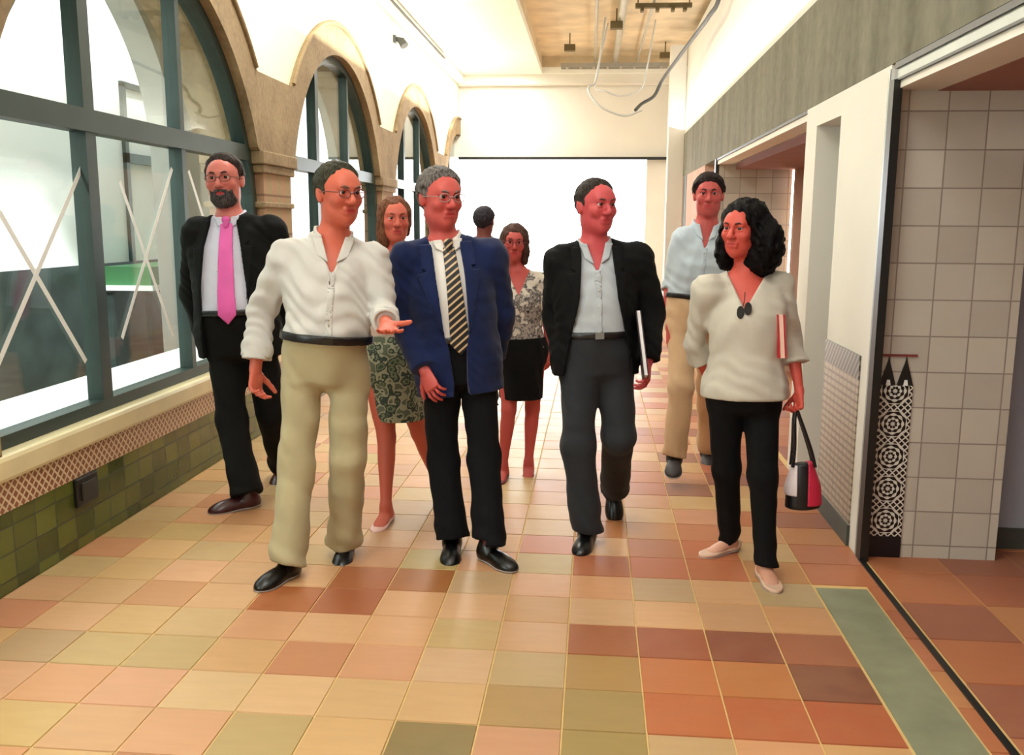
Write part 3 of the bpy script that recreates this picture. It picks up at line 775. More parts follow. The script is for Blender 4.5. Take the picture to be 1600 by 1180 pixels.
class Person:
    def __init__(s, label, base, h=1.75, female=False, yaw=0.0, skin=(216, 92, 84), group=None):
        s.root = empty('person', (base[0], base[1], 0), label, 'person', group); s.h = h; s.k = h/1.75; s.female = female; s.yaw = yaw
        s.skin = np.array(srgb(*skin)[:3])*np.array([.88, .82, .76]); s.sl = {}; s.T = FEM if female else MALE; s.J = {}
    def joints(s, head, neck, pel, shl, shr, ell, elr, wrl, wrr, hpl, hpr, knl, knr, anl, anr, toel, toer, head_yaw=0, head_pitch=0, head_roll=0, belly=0.0, wid=1.0, hs=1.0):
        s.J = dict(head=head, neck=neck, pel=pel, shl=shl, shr=shr, ell=ell, elr=elr, wrl=wrl, wrr=wrr, hpl=hpl, hpr=hpr, knl=knl, knr=knr, anl=anl, anr=anr)
        s.toe = dict(l=np.asarray(toel, float), r=np.asarray(toer, float))
        for k, v in s.J.items(): s.J[k] = np.asarray(v, float)
        J = s.J; s.hf = Fr(J['head'], frame(head_yaw, head_pitch, head_roll), s.k*hs)
        up = unit(J['neck']-J['pel']).astype(float); Ff = frame(s.yaw)[:, 1]; Ff = Ff-up*(Ff@up); Ff /= np.linalg.norm(Ff)
        s.R = np.stack([np.cross(Ff, up), Ff, up], 1); s.tf = Fr(J['pel'], s.R, 1.0); s.L = float(np.linalg.norm(J['neck']-J['pel']))
        s.TT = [(t, a*s.k*wid, (b+belly*math.exp(-((t-.33)/.2)**2)*.7)*s.k, (o+belly*math.exp(-((t-.33)/.2)**2)*.6)*s.k) for t, a, b, o in s.T]
        s.front = Ff; s.wid = wid
    def torso(s, infl=0.0, k=.03, T=None, low=0.0, cap=.35):
        J = s.J; up = s.R[:, 2]
        return Loft(J['pel']-up*low, J['neck'], s.front, T or s.TT, k, infl, cap)
    def shoulders(s, infl=0.0, pad=0.0):
        J = s.J; P = []; kk = s.k*(.84 if s.female else 1); up = s.R[:, 2]
        for a in 'lr':
            sh = J['sh'+a]; inn = J['neck']-sh; inn = inn-up*(inn@up); inn /= np.linalg.norm(inn)
            P.append(Ell(sh-up*.012*kk+inn*.006, np.array([.050, .052, .056])*kk, s.R, .035, infl*.75+pad))
            P.append(Cap(J['neck']+up*.012*kk, sh+up*.012*kk+inn*.02, .036*kk+infl*.6, .026*kk+infl*.75+pad*.7, .05))
            P.append(Cap(J['neck']-up*.10*kk, sh-up*.035*kk+inn*.02, .06*kk+infl*.7, .045*kk+infl*.7, .04))
        return P
    def arm(s, a, infl=0.0, upto=1.0, wide=0.0, fl=0.0):
        """upto: 1 = wrist, 0..1 portion of forearm; negative: portion of the upper arm"""
        J = s.J; kk = s.k*(.80 if s.female else 1); A, E, W = J['sh'+a], J['el'+a], J['wr'+a]; r = lambda v: v*kk
        P = []
        if upto <= 0: E2 = A+(E-A)*(1+upto); P.append(Loft(A, E2, s.front, [(0, r(.052), r(.054)), (1, r(.044)+wide, r(.046)+wide)], .025, infl)); return P
        P.append(Loft(A, E, s.front, [(0, r(.052), r(.054)), (.4, r(.046), r(.050)), (1, r(.038), r(.040))], .025, infl))
        W2 = E+(W-E)*upto
        P.append(Loft(E, W2, s.front, [(0, r(.039), r(.039)), (.25, r(.041), r(.041)), (.8*1, r(.040-.012*upto)+wide*.7, r(.038-.012*upto)+wide*.7), (1, r(.040-.0155*upto)+wide, r(.036-.015*upto)+wide)], .02, infl))
        return P
    def leg(s, a, infl=0.0):
        J = s.J; r = lambda v: v*s.k*(.84 if not s.female or getattr(s, 'slim', False) else .92)
        A, K, An = J['hp'+a], J['kn'+a], J['an'+a]; f = s.front
        ws = 1.04 if s.female else 1
        return [Loft(A, K, f, [(0, r(.088)*ws, r(.092)*ws), (.5, r(.074)*ws, r(.078)), (1, r(.053), r(.056))], .04, infl),
                Loft(K, An, f, [(0, r(.053), r(.056)), (.3, r(.053), r(.058), -r(.008)), (.7, r(.038), r(.040), -r(.004)), (1, r(.031), r(.034))], .02, infl)]
    def pants_leg(s, a, top=.09, knee=.078, hem=.080, infl=0, hemf=None):
        J = s.J; r = lambda v: v*s.k+infl; A, K, An = J['hp'+a], J['kn'+a], J['an'+a]; d = unit(An-K).astype(float)
        return [Loft(A, K, s.front, [(0, r(top), r(top*1.05)), (.5, r((top+knee)/2), r((top+knee)/2+.004)), (1, r(knee), r(knee))], .04), Loft(K, An+d*.06*s.k, s.front, [(0, r(knee), r(knee)), (.5, r((knee+hem)/2-.003), r((knee+hem)/2)), (1, r(hem), r(hemf or hem+.012))], .03)]
    def neckp(s, infl=0.0, r0=None):
        J = s.J; r = (.048 if s.female else .055)*s.k if r0 is None else r0
        top = s.hf.w(0, -.022, -.055)
        return Cap(J['neck']-s.R[:, 2]*.03, top, r*1.06+infl, r*.93+infl, .035*s.k)
    def foot_prims(s, a):
        An = s.J['an'+a]; R = s.foot_frame(a); w = R.w
        return [Ell(w(0, -.01, .035), np.array([.030, .040, .033])*s.k, R.R, .02), Loft(w(0, 0, .045), w(0, .125, .022), R.R[:, 2], [(0, .030*s.k, .034*s.k), (.6, .038*s.k, .022*s.k), (1, .034*s.k, .013*s.k)], .02), Cap(An, w(0, -.005, .045), .033*s.k, .033*s.k, .02)]
    def foot_frame(s, a):
        """toe vector gives the foot direction; origin on the sole under the ankle"""
        t = s.toe[a]; F = unit(t).astype(float); S = np.cross(F, [0, 0, 1.]); 
        S = S/np.linalg.norm(S); Z = np.cross(S, F)
        o = s.J['an'+a]-Z*.085*s.k
        return Fr(o, np.stack([S, F, Z], 1), s.k)
    def body(s, hands, h=.008, hh=.0032, hr=.0035, lipcol=(176, 52, 56)):
        J = s.J; P, sub, post = head_prims(s.hf, s.female)
        prims = [s.torso(0, .03)]+s.shoulders()+s.arm('l')+s.arm('r')+s.leg('l')+s.leg('r')+s.foot_prims('l')+s.foot_prims('r')+[s.neckp()]
        # jaw-neck blend then face details
        prims = P[:6]+prims+P[6:]
        zones = [(J['head'], (.12, .13, .15), hh)]
        for a in 'lr':
            hd = hands.get(a)
            if hd: prims += hand_prims(J['wr'+a], s=s.k*(.9 if s.female else 1), **hd)
            if hd: 
                c = J['wr'+a]+unit(hd['d'])*.085; zones.append((c, (.11, .11, .11), hr))
        f = U(prims, sub, post); s.bodyf = f
        pts = np.array(list(J.values())); lo = pts.min(0)-.2; hi = pts.max(0)+.2; lo[2] = -.02
        me = sdf_mesh('body', f, lo, hi, h, zones)
        hf = s.hf; base = s.skin; lip = np.array(srgb(*lipcol)[:3]); 
        def col(V):
            q = hf.loc(V); C = np.tile(base, (len(V), 1))
            inh = (q[:, 2] > -.12)
            m = np.exp(-(((q[:, 0])/.022)**2+((q[:, 1]-.092)/.016)**2+((q[:, 2]+.0535)/.010)**2)**2); C = C*(1-m[:, None]*inh[:, None])+lip*(m*inh)[:, None]
            # cheeks and nose a little redder, eye sockets darker skin
            for cx in (-.04, .04):
                m = .35*np.exp(-(((q[:, 0]-cx)/.022)**2+((q[:, 1]-.075)/.03)**2+((q[:, 2]+.014)/.022)**2)); C = C*(1-m[:, None])+np.array(srgb(188, 72, 68)[:3])*m[:, None]
            return C
        s.feet = getattr(s, 'feet', None if s.female else (18, 18, 22))
        def col2(V):
            C = col(V)
            if s.feet is not None: m = np.clip((.14-V[:, 2])/.06, 0, 1)[:, None]; C = C*(1-m)+np.array(srgb(*s.feet)[:3])*m
            return C
        paint(me, col2); o = link('body', me, SKIN, s.root); return o
    def part(s, name, f, lo, hi, h, mat, parent=None, zones=()):
        me = sdf_mesh(name, f, np.asarray(lo, float), np.asarray(hi, float), h, zones)
        o = link(name, me, mat, parent or s.root)
        return o
    def box(s, names, pad): 
        pts = np.array([s.J[n] for n in names]); return pts.min(0)-pad, pts.max(0)+pad
    def face(s, brow=(50, 34, 28), brow_t=.0042, glasses=None, eyes=True, side=(-1, 1)):
        w = s.hf.w; k = s.hf.s
        bm = plain('eyebrow_hair', brow, .8)
        for sx in side:
            MB().tube([w(sx*.014, .0995, .0335), w(sx*.030, .0975, .0385), w(sx*.046, .083, .034)], [brow_t*k, brow_t*k, brow_t*.5*k], 8).build('eyebrow', bm, s.root)
            m = sph(w(sx*.030, .0805, .016), .0118*k, 14, 10); e = m.build('eye', EYE, s.root)
            c = np.array(w(sx*.030, .0805, .016)); d = s.hf.R[:, 1]
            sph(c+d*.0045*k, .0090*k, 12, 8).build('iris', IRIS, e)
        if glasses:
            gm = plain('spectacle_rim', glasses, .3); G = MB()
            g = None
            for sx in side:
                pts = [w(sx*.032+.023*math.cos(t), .106-.05*abs(sx*.032+.023*math.cos(t))**1.0*.5, .012+.016*math.sin(t)) for t in np.linspace(0, 2*math.pi, 20, endpoint=False)]
                G.tube(pts, .0022*k, 6, closed=True)
                G.tube([w(sx*.054, .092, .016), w(sx*.074, .05, .016), w(sx*.084, -.01, .012)], .0022*k, 6)
            G.tube([w(-.010, .106, .014), w(0, .110, .017), w(.010, .106, .014)], .002*k, 6); G.build('spectacles', gm, s.root)
    def hair_cap(s, mat, t=.012, line=.085, back=-.06, recede=.0, sides=.0, name='hair', grain=.003, temple=0.0, h=.0045):
        """short hair: shell over the cranium, cut by a hairline"""
        hf = s.hf; base = U(head_prims(hf, s.female, ears=False)[0][:6]); k = hf.s
        def f(P):
            q = hf.loc(P); x, y, z = q[:, 0], q[:, 1], q[:, 2]; ax = np.abs(x)
            yl = np.interp(z, [-.11, -.03, -.012, 0, .03, .06, .085, .13], [-.06, -.035, .008, .018, .034, .054, .076, .10])-recede*np.clip((z-.02)/.05, 0, 1)-temple*np.clip((ax-.02)/.04, 0, 1)*np.clip((z-.03)/.03, 0, 1)
            yl = yl+wave(q*np.array([1, .3, 1], F32), .005, 85, .4); d = base(P)-t*k*np.clip((yl-y)/.032, .12, 1)-wave(q, grain, 90, 1.3)*k
            cut = (y-yl)*k
            low = (back-z)*k
            ear = (.026-np.sqrt((y+.008)**2+(z-.0)**2))*k
            ear = np.where(ax > .05, ear, -1)
            return np.maximum.reduce([d, cut, low, ear])
        lo = hf.o-.16; hi = hf.o+.16
        return s.part(name, Fn(f), lo, hi, h, mat)
    def shoe(s, a, mat, solemat=SOLE, flat=False, hgt=.075):
        R = s.foot_frame(a); w = R.w; k = s.k; up = R.R[:, 2]
        ww = .9 if s.female else 1
        P = [Ell(w(0, -.022, .032), np.array([.036*ww, .048, .048])*k, R.R, .02), Ell(w(0, .060, .026), np.array([.040*ww, .10, .040])*k, R.R, .04), Ell(w(0, .128, .018), np.array([.047*ww, .068, .030])*k, R.R, .03)]
        if not flat: P.append(Cap(w(0, -.010, .05), w(0, -.012, .085), .040*k, .038*k, .03))
        base = U(P)
        def f(Q):
            q = R.loc(Q); z = q[:, 2]; d = base(Q)
            d = np.maximum(d, (.010-z)*k)
            if flat: d = np.maximum(d, (z-(.028+np.clip(-(q[:, 1]+.02), 0, .1)*.6))*k); hole = np.sqrt((q[:, 0]/.026)**2+((q[:, 1]-.035)/.072)**2)-1; d = np.maximum(d, np.where(z > .018, -hole*.02, -1))
            else: d = np.maximum(d, (z-hgt-.02)*k)
            return d
        sh = s.part('shoe', Fn(f), w(0, .05, .03)-.2, w(0, .05, .03)+.2, .005, mat)
        b2 = U([Ell(w(0, -.022, .032), np.array([.038*ww, .051, .05])*k, R.R, .02), Ell(w(0, .060, .020), np.array([.042*ww, .10, .040])*k, R.R, .04), Ell(w(0, .128, .018), np.array([.050*ww, .072, .032])*k, R.R, .03)])
        def g(Q):
            z = R.loc(Q)[:, 2]; return np.maximum(b2(Q), np.maximum(-z, z-.013)*k)
        s.part('sole', Fn(g), w(0, .05, .03)-.2, w(0, .05, .03)+.2, .005, solemat, sh); return sh
    # -------- garments
    def trousers(s, mat, top=.088, knee=.078, hem=.080, waist=.30, amp=.004, hemcut=.02, h=.007, hemf=None, hips=.012, seed=1.):
        J = s.J; P = [s.torso(hips, .03)]+s.pants_leg('l', top, knee, hem, 0, hemf)+s.pants_leg('r', top, knee, hem, 0, hemf); base = U(P)
        wt = plane(J['pel']+s.R[:, 2]*s.L*waist, s.R[:, 2]); cuts = []
        pl = {a: (plane(J['an'+a]+unit(J['an'+a]-J['kn'+a])*hemcut, unit(J['an'+a]-J['kn'+a])), J['an'+a], J['kn'+a]) for a in 'lr'}
        def f(Q):
            d = base(Q); n = wave(Q, amp, 13, seed)+wave(Q*np.array([1, 1, 1.3], F32)+wave(Q, .05, 8, seed)[:, None], amp*.6, 19, seed+2)
            # break above the hem and behind the knee
            for a in 'lr':
                pa, An, Kn = pl[a]; t = -pa(Q); near = np.sqrt(((Q-An.astype(F32))**2).sum(1)) < .26
                n = n+np.where(near, .006*np.exp(-t/.07)*np.sin(t*62+Q[:, 0]*26+Q[:, 1]*18), 0)
                d = np.where(near, np.maximum(d, pa(Q)), d)
            d = d-n
            return np.maximum(d, wt(Q))
        lo, hi = s.box(('pel', 'hpl', 'hpr', 'knl', 'knr', 'anl', 'anr'), .22); hi[2] = J['pel'][2]+s.L*waist+.03; s.trf = Fn(f)
        return s.part('trousers', s.trf, lo, hi, h, mat)
    def belt(s, mat, t0=.285, t1=.34, infl=.022, buckle=None):
        T = s.torso(infl); up = s.R[:, 2]; a = plane(s.J['pel']+up*s.L*t0, up); b = plane(s.J['pel']+up*s.L*t1, up)
        f = Fn(lambda Q: np.maximum.reduce([T(Q), -a(Q), b(Q)])); c = s.J['pel']+up*s.L*(t0+t1)/2
        o = s.part('belt', f, c-np.array([.26, .24, .07]), c+np.array([.26, .24, .07]), .006, mat)
        if buckle:
            q = c+s.front*(s.TT[2][2]+s.TT[2][3]+infl+.004)
            m = MB(); S = s.R[:, 0]; m.bar(q-S*.02, q+S*.02, .03, .006, s.front); m.build('buckle', buckle, o)
        return o
    def top(s, name, mat, infl=.012, slv=(1.0, 1.0), wide=.0, hem=.30, vdepth=.12, vw=.06, amp=.004, open_w=None, hem_flare=0.0, collar=None, h=.007, low=.0, pad=0.0, seed=0., armi=None, offc=0.0, neck_r=.066, foldz=1.6, hemt=None):
        """shirt, blouse or jacket. V opening of depth vdepth below the neck; open_w(t)->half width of a full front opening, t = height fraction"""
        J = s.J; armi = infl if armi is None else armi; TT = s.TT
        if hem_flare: TT = [(t, a+hem_flare*max(0, .35-t)/.35, b+hem_flare*.8*max(0, .35-t)/.35, o) for t, a, b, o in TT]
        if low: 
            Lf = s.L/(s.L+low); TT = [(0, TT[0][1]*1.0, TT[0][2]*1.0, TT[0][3])]+[(1-(1-t)*Lf, a, b, o) for t, a, b, o in TT]
        P = s.shoulders(infl, pad); tor = s.torso(infl, .03, TT, low)
        sl = {}
        for a, u in zip('lr', slv):
            P += s.arm(a, armi, u, wide)
            if u > 0: E, W = J['el'+a], J['wr'+a]; e = E+(W-E)*u; sl[a] = (plane(e, unit(W-E)), e)
            else: E, W = J['sh'+a], J['el'+a]; e = E+(W-E)*(1+u); sl[a] = (plane(e, unit(W-E)), e)
        arms = U(P); s.base_top = U([tor]+P); torU = U([tor]); ht = plane(J['pel']+s.R[:, 2]*s.L*(hem if not low else hem), s.R[:, 2])
        tf = s.tf; L = s.L; nk = J['neck']; hole = Cap(nk-s.R[:, 2]*.005, s.hf.w(0, -.02, -.02), neck_r*s.k, neck_r*s.k*1.1)
        def f(Q):
            q = tf.loc(Q); x = q[:, 0]-offc; y = q[:, 1]; z = q[:, 2]; t = z/L
            n = wave(Q, amp, 15, seed)+wave(Q*np.array([1, 1, foldz], F32)+wave(Q, .03, 9, seed)[:, None], amp*.7, 31, seed+1.7)
            dt = np.maximum(torU(Q)-n, -ht(Q)); d = arms(Q)-n
            for a, (pl, e) in sl.items():
                near = ((Q-e.astype(F32))**2).sum(1) < .16**2; d = np.where(near, np.maximum(d, pl(Q)), d)
            d = smin(dt, d, .022); d = np.maximum(d, -hole(Q))
            if vdepth:
                top_ = L+.02; vz = np.clip((z-(L-vdepth))/vdepth, -1, 1.3); wv = vw*vz
                d = np.maximum(d, np.where(y > 0, np.minimum(wv-np.abs(x), .05), -1.0))
            if open_w is not None:
                wv = open_w(t); d = np.maximum(d, np.where(y > -.02, wv-np.abs(x), -1.0))
            return d
        s.topf = Fn(f); lo, hi = s.box(('pel', 'neck', 'shl', 'shr', 'ell', 'elr', 'wrl', 'wrr'), .19)
        return s.part(name, s.topf, lo, hi, h, mat)
    def collar(s, mat, parent=None, r=.070, hgt=.045, gap=.05, t=.006, spread=.04, vd=.10, offc=0.0):
        """shirt collar: stand ring plus two leaf points on the chest"""
        nk = s.J['neck']; up = unit(s.hf.w(0, -.02, -.06)-nk).astype(float); tf = s.tf; L = s.L; hr = Cap(nk-up*.05, nk+up*(hgt+.03), r*s.k*1.06, r*s.k*.96)
        pl = plane(nk+up*hgt, up); p0 = plane(nk-up*.02, up)
        def f(Q):
            q = tf.loc(Q); x = np.abs(q[:, 0]-offc); y = q[:, 1]; z = q[:, 2]-L
            d = np.abs(hr(Q)-t)-t; d = np.maximum(d, pl(Q)+np.where(y > 0, (y)*.5, 0)); d = np.maximum(d, -p0(Q)-.015)
            return np.maximum(d, np.where(y > .01, gap*np.clip(1.0+z*6, .0, 2)-x, -1))
        lo, hi = nk-.14, nk+.14
        o = s.part('collar', Fn(f), lo, hi, .0045, mat, parent)
        # leaf points lying over the shirt front
        bt = s.base_top
        def g(Q):
            q = tf.loc(Q); x = np.abs(q[:, 0]-offc); y = q[:, 1]; z = q[:, 2]-L
            d = np.abs(bt(Q)-.006)-.005
            inner = gap*.9*np.clip((z+vd)/vd, 0, 1.5)-x+.004; outer = x-(gap*.9*np.clip((z+vd)/vd, 0, 1.5)+spread*np.clip((z+vd*.75)/.03, 0, 1))
            return np.maximum.reduce([d, inner, outer, -(z+vd*.8), z-.015, .0-y+.01])
        s.part('collar_leaf', Fn(g), nk-.17, nk+.17, .0045, mat, parent or o); return o
    def lapel(s, mat, parent, open_w, t0=.42, width=.06, th=.006, notch=.80):
        tf = s.tf; L = s.L; base = s.base_top
        def f(Q):
            q = tf.loc(Q); x = np.abs(q[:, 0]-s.offc); y = q[:, 1]; t = q[:, 2]/L; wv = open_w(t)
            ww = width*np.clip((t-t0)/(notch-t0), 0, 1)
            ww = np.where(t > notch, width*.72, ww)
            ww = np.where(np.abs(t-notch-.01) < .012, width*.45, ww)
            d = np.abs(base(Q)-.004)-th
            return np.maximum.reduce([d, wv-.002-x, x-(wv+ww), t0-t, (t-1.0), -y+np.where(t > .9, -.2, .0)])
        c = s.J['pel']+s.R[:, 2]*L*.7
        return s.part('lapel', Fn(f), c-.28, c+.28, .0055, mat, parent)
    def cuff(s, a, mat, parent, upto, r=.047, ln=.05, t=.007):
        J = s.J; E, W = J['el'+a], J['wr'+a]; e = E+(W-E)*upto; d = unit(W-E).astype(float)
        c = Cap(e-d*ln, e+d*ln, r*s.k, r*s.k*1.02); p1 = plane(e+d*.006, d); p0 = plane(e-d*ln, d)
        f = Fn(lambda Q: np.maximum.reduce([np.abs(c(Q))-t-wave(Q, .003, 50), p1(Q), -p0(Q)]))
        return s.part('cuff', f, e-.12, e+.12, .005, mat, parent)
    def surf(s, x, t, f=None):
        """point on the garment front at torso coordinates (x, t*L)"""
        f = f or s.base_top; ys = np.linspace(0, .32, 65); Q = np.stack([s.tf.w(x, y, t*s.L) for y in ys]).astype(F32); d = np.array([float(f(q[None])[0]) for q in Q])
        i = int(np.argmax(d > 0)); return s.tf.w(x, ys[i], t*s.L)
    def buttons(s, parent, ts, mat, x=0.0, r=.0055):
        for t in ts: sph(s.surf(x, t)+s.front*.001, r, 10, 6).build('button', mat, parent)
    def placket(s, parent, t0, t1, mat, x=0.0, w=.016):
        f0 = s.topf.f; tf = s.tf; L = s.L
        def f(Q):
            q = tf.loc(Q); return np.maximum.reduce([np.abs(f0(Q)-.001)-.003, np.abs(q[:, 0]-x)-w, t0*L-q[:, 2], q[:, 2]-t1*L, -q[:, 1]])
        c = s.J['pel']+s.R[:, 2]*L*(t0+t1)/2+s.front*.1; return s.part('placket', Fn(f), c-.24, c+.24, .005, mat, parent)
    def hair_vol(s, mat, prims, face=((0, .105, -.035), (.060, .085, .105)), amp=.004, freq=45, h=.005, ext=.24, name='hair', sub=()):
        hf = s.hf; k = hf.s; P = U([Ell(hf.w(*c), np.array(r)*k, hf.R, .03) for c, r in prims]); S = [Ell(hf.w(*c), np.array(r)*k, hf.R, .01) for c, r in (face,)+tuple(sub)]
        def f(Q):
            q = hf.loc(Q); d = P(Q)-wave(q, amp, freq, .7)*k-wave(q, amp*.5, freq*2.1, 2.2)*k
            for e in S: d = smax(d, -e(Q), .012)
            return d
        return s.part(name, Fn(f), hf.o-ext, hf.o+ext, h, mat)
    def beard(s, mat, t=.0045):
        hf = s.hf; k = hf.s; base = U(head_prims(hf, s.female, ears=False)[0]); m = Ell(hf.w(0, .10, -.0535), np.array([.020, .03, .0075])*k, hf.R)
        def f(Q):
            q = hf.loc(Q); x = np.abs(q[:, 0]); y = q[:, 1]; z = q[:, 2]; d = base(Q)-t*k*np.clip((-.026-z)/.02, .15, 1)-wave(q, .0015, 120)*k
            top_ = np.where(x < .030, -.036, np.interp(x, [.030, .045, .07], [-.046, -.040, -.01]))
            return np.maximum.reduce([d, (z-top_)*k, (.030-y)*k, (x-.050-np.clip(-.05-z, 0, .03)*.3)*k, -m(Q), (-.118-z)*k])
        return s.part('beard', Fn(f), hf.o-.15, hf.o+.15, .004, mat)
    def skirt(s, mat, waist=.32, hem=None, infl=.016, flare=.02, amp=.004, h=.006, squeeze=1.0):
        J = s.J; up = s.R[:, 2]; w0 = J['pel']+up*s.L*waist; c = (J['knl']+J['knr'])/2; hz = hem; c = c.copy(); d = c-J['pel']; T = s.torso(infl, .03)
        e = J['pel']+d*((J['pel'][2]-hem)/(J['pel'][2]-c[2])); k = s.k; lg = Loft(J['pel']+up*.10, e-up*.05, s.front, [(0, .176*k*squeeze, .135*k), (.5, (.178+flare*.4)*k*squeeze, .14*k), (1, (.172+flare)*k*squeeze, .14*k)], .05)
        b = U([T, lg]); wt = plane(w0, up); hm = plane(e, (0, 0, 1))
        f = Fn(lambda Q: np.maximum.reduce([b(Q)-wave(Q*np.array([1, 1, .35], F32), amp, 34, .3), wt(Q), -hm(Q)]))
        lo, hi = np.minimum(w0, e)-.28, np.maximum(w0, e)+.28; return s.part('skirt', f, lo, hi, h, mat)
    def tie(s, mat, length=.42, w0=.022, w1=.040, offx=0.0, lean=0.0, infl=.012):
        tf = s.tf; L = s.L; T = U([s.torso(infl)]+s.shoulders(infl)); k = s.k
        def f(Q):
            q = tf.loc(Q); z = L-q[:, 2]; y = q[:, 1]; x = q[:, 0]-offx-lean*z
            tip = np.clip((length*k-z)/(w1*1.1), 0, 1); ww = (w0+(w1-w0)*np.clip(z/(length*k), 0, 1))*k*tip
            return np.maximum.reduce([np.abs(T(Q)-.008)-.006, np.abs(x)-ww, z-length*k, .02-z, -y])
        lo = s.J['pel']-.25; hi = s.J['neck']+.25
        o = s.part('tie', Fn(f), np.minimum(lo, hi-.3), hi, .005, mat)
        kn = s.J['neck']+s.front*(s.TT[-1][2]+.030)+s.R[:, 0]*offx-s.R[:, 2]*.012
        s.part('tie_knot', U([Loft(kn+s.R[:, 2]*.014, kn-s.R[:, 2]*.026, s.front, [(0, .022, .015), (1, .013, .012)], .01)]), kn-.06, kn+.06, .004, mat, o)
        return o
def sph(c, r, nu=16, nv=10, sc=(1, 1, 1)):
    m = MB(); v = []; f = []; c = np.asarray(c, float)
    for i in range(nv+1):
        a = math.pi*i/nv
        for j in range(nu): b = 2*math.pi*j/nu; v.append(c+np.array([math.sin(a)*math.cos(b)*sc[0], math.sin(a)*math.sin(b)*sc[1], math.cos(a)*sc[2]])*r)
    for i in range(nv):
        for j in range(nu): f.append((i*nu+j, i*nu+(j+1) % nu, (i+1)*nu+(j+1) % nu, (i+1)*nu+j))
    return m.add(v, f, True)
BLK = plain('black_shoe_leather', (9, 9, 10), .28, .1, 8)
BTN = plain('shirt_button', (200, 196, 186), .4)
def zan(px, py, k=1.0): return atz(px, py, .085*k)
# ---- the man in the white shirt
def man_white_shirt():
    p = Person('balding man in open white shirt and khaki trousers holding out an open palm', (-1.12, 3.75), 1.74, yaw=.30, skin=(208, 108, 86))
    Y = 3.78
    p.joints(head=at(529, 306, Y), neck=at(520, 374, Y+.02), pel=at(507, 590, Y), shl=at(443, 402, Y-.02), shr=at(583, 404, Y+.06),
        ell=at(409, 487, Y+.04), elr=at(598, 488, Y+.02), wrl=at(399, 578, Y-.02), wrr=at(604, 506, Y-.24),
        hpl=at(474, 580, Y-.02), hpr=at(546, 580, Y+.02), knl=at(462, 728, Y-.06), knr=at(543, 716, Y+.02), anl=zan(449, 872), anr=zan(539, 838),
        toel=(-.42, -1, -.04), toer=(.12, -1, -.30), head_yaw=.78, head_pitch=.06, belly=.045, wid=1.02, hs=1.09)
    p.offc = .02
    p.body({'l': dict(d=(.05, -.25, -1), pn=(.75, -.3, 0), ts=-1, curl=(.5, .6, .4)), 'r': dict(d=(.30, -.95, -.25), pn=(.05, -.35, 1), ts=-1, curl=(.18, .2, .15), spread=.2)})
    p.face(brow=(110, 84, 70), glasses=(110, 56, 54))
    hm = hair_mat('dark_grey_hair', (34, 34, 26), (72, 70, 56)); p.hair_cap(hm, t=.012, recede=.030, temple=-.006, back=-.07)
    sm = cloth('white_cotton', (196, 192, 186), .05)
    o = p.top('shirt', sm, .016, (.78, .80), wide=.016, hem=.29, vdepth=.15, vw=.058, amp=.0095, seed=.4, armi=.018)
    p.collar(sm, o, r=.072, gap=.045, spread=.045, vd=.13)
    p.cuff('l', sm, o, .80, r=.055); p.cuff('r', sm, o, .82, r=.048)
    p.placket(o, .33, .78, sm); p.buttons(o, (.72, .60, .48, .37), BTN)
    km = cloth('khaki_cotton', (178, 166, 130), .10)
    p.trousers(km, hem=.082, waist=.30, amp=.0065, hemf=.094, knee=.076)
    p.belt(LEATHER, .275, .335, .036, plain('dark_buckle', (60, 56, 50), .3, metal=.8))
    p.shoe('l', BLK); p.shoe('r', BLK)

def suit_open(a, b, t0=.35, low=.10): return lambda t: np.interp(t, [-.3, 0, .30, .6, .97, 1.1], a) if b is None else np.interp(t, b, a)

def stripes(name, c0, c1, per, kx, kz, duty=.35, c2=None):
    g = N(name); sp = g.n('ShaderNodeSeparateXYZ'); g.l(g.co.outputs['Object'], sp.inputs[0])
    v = g.math('FRACT', g.math('ADD', 40.0, g.math('DIVIDE', g.math('ADD', g.math('MULTIPLY', sp.outputs['X'], kx), g.math('MULTIPLY', sp.outputs['Z'], kz)), per)))
    return g.finish(g.mix(g.math('LESS_THAN', v, duty), srgb(*c0), srgb(*c1)), .5, .4, sheen=.2)

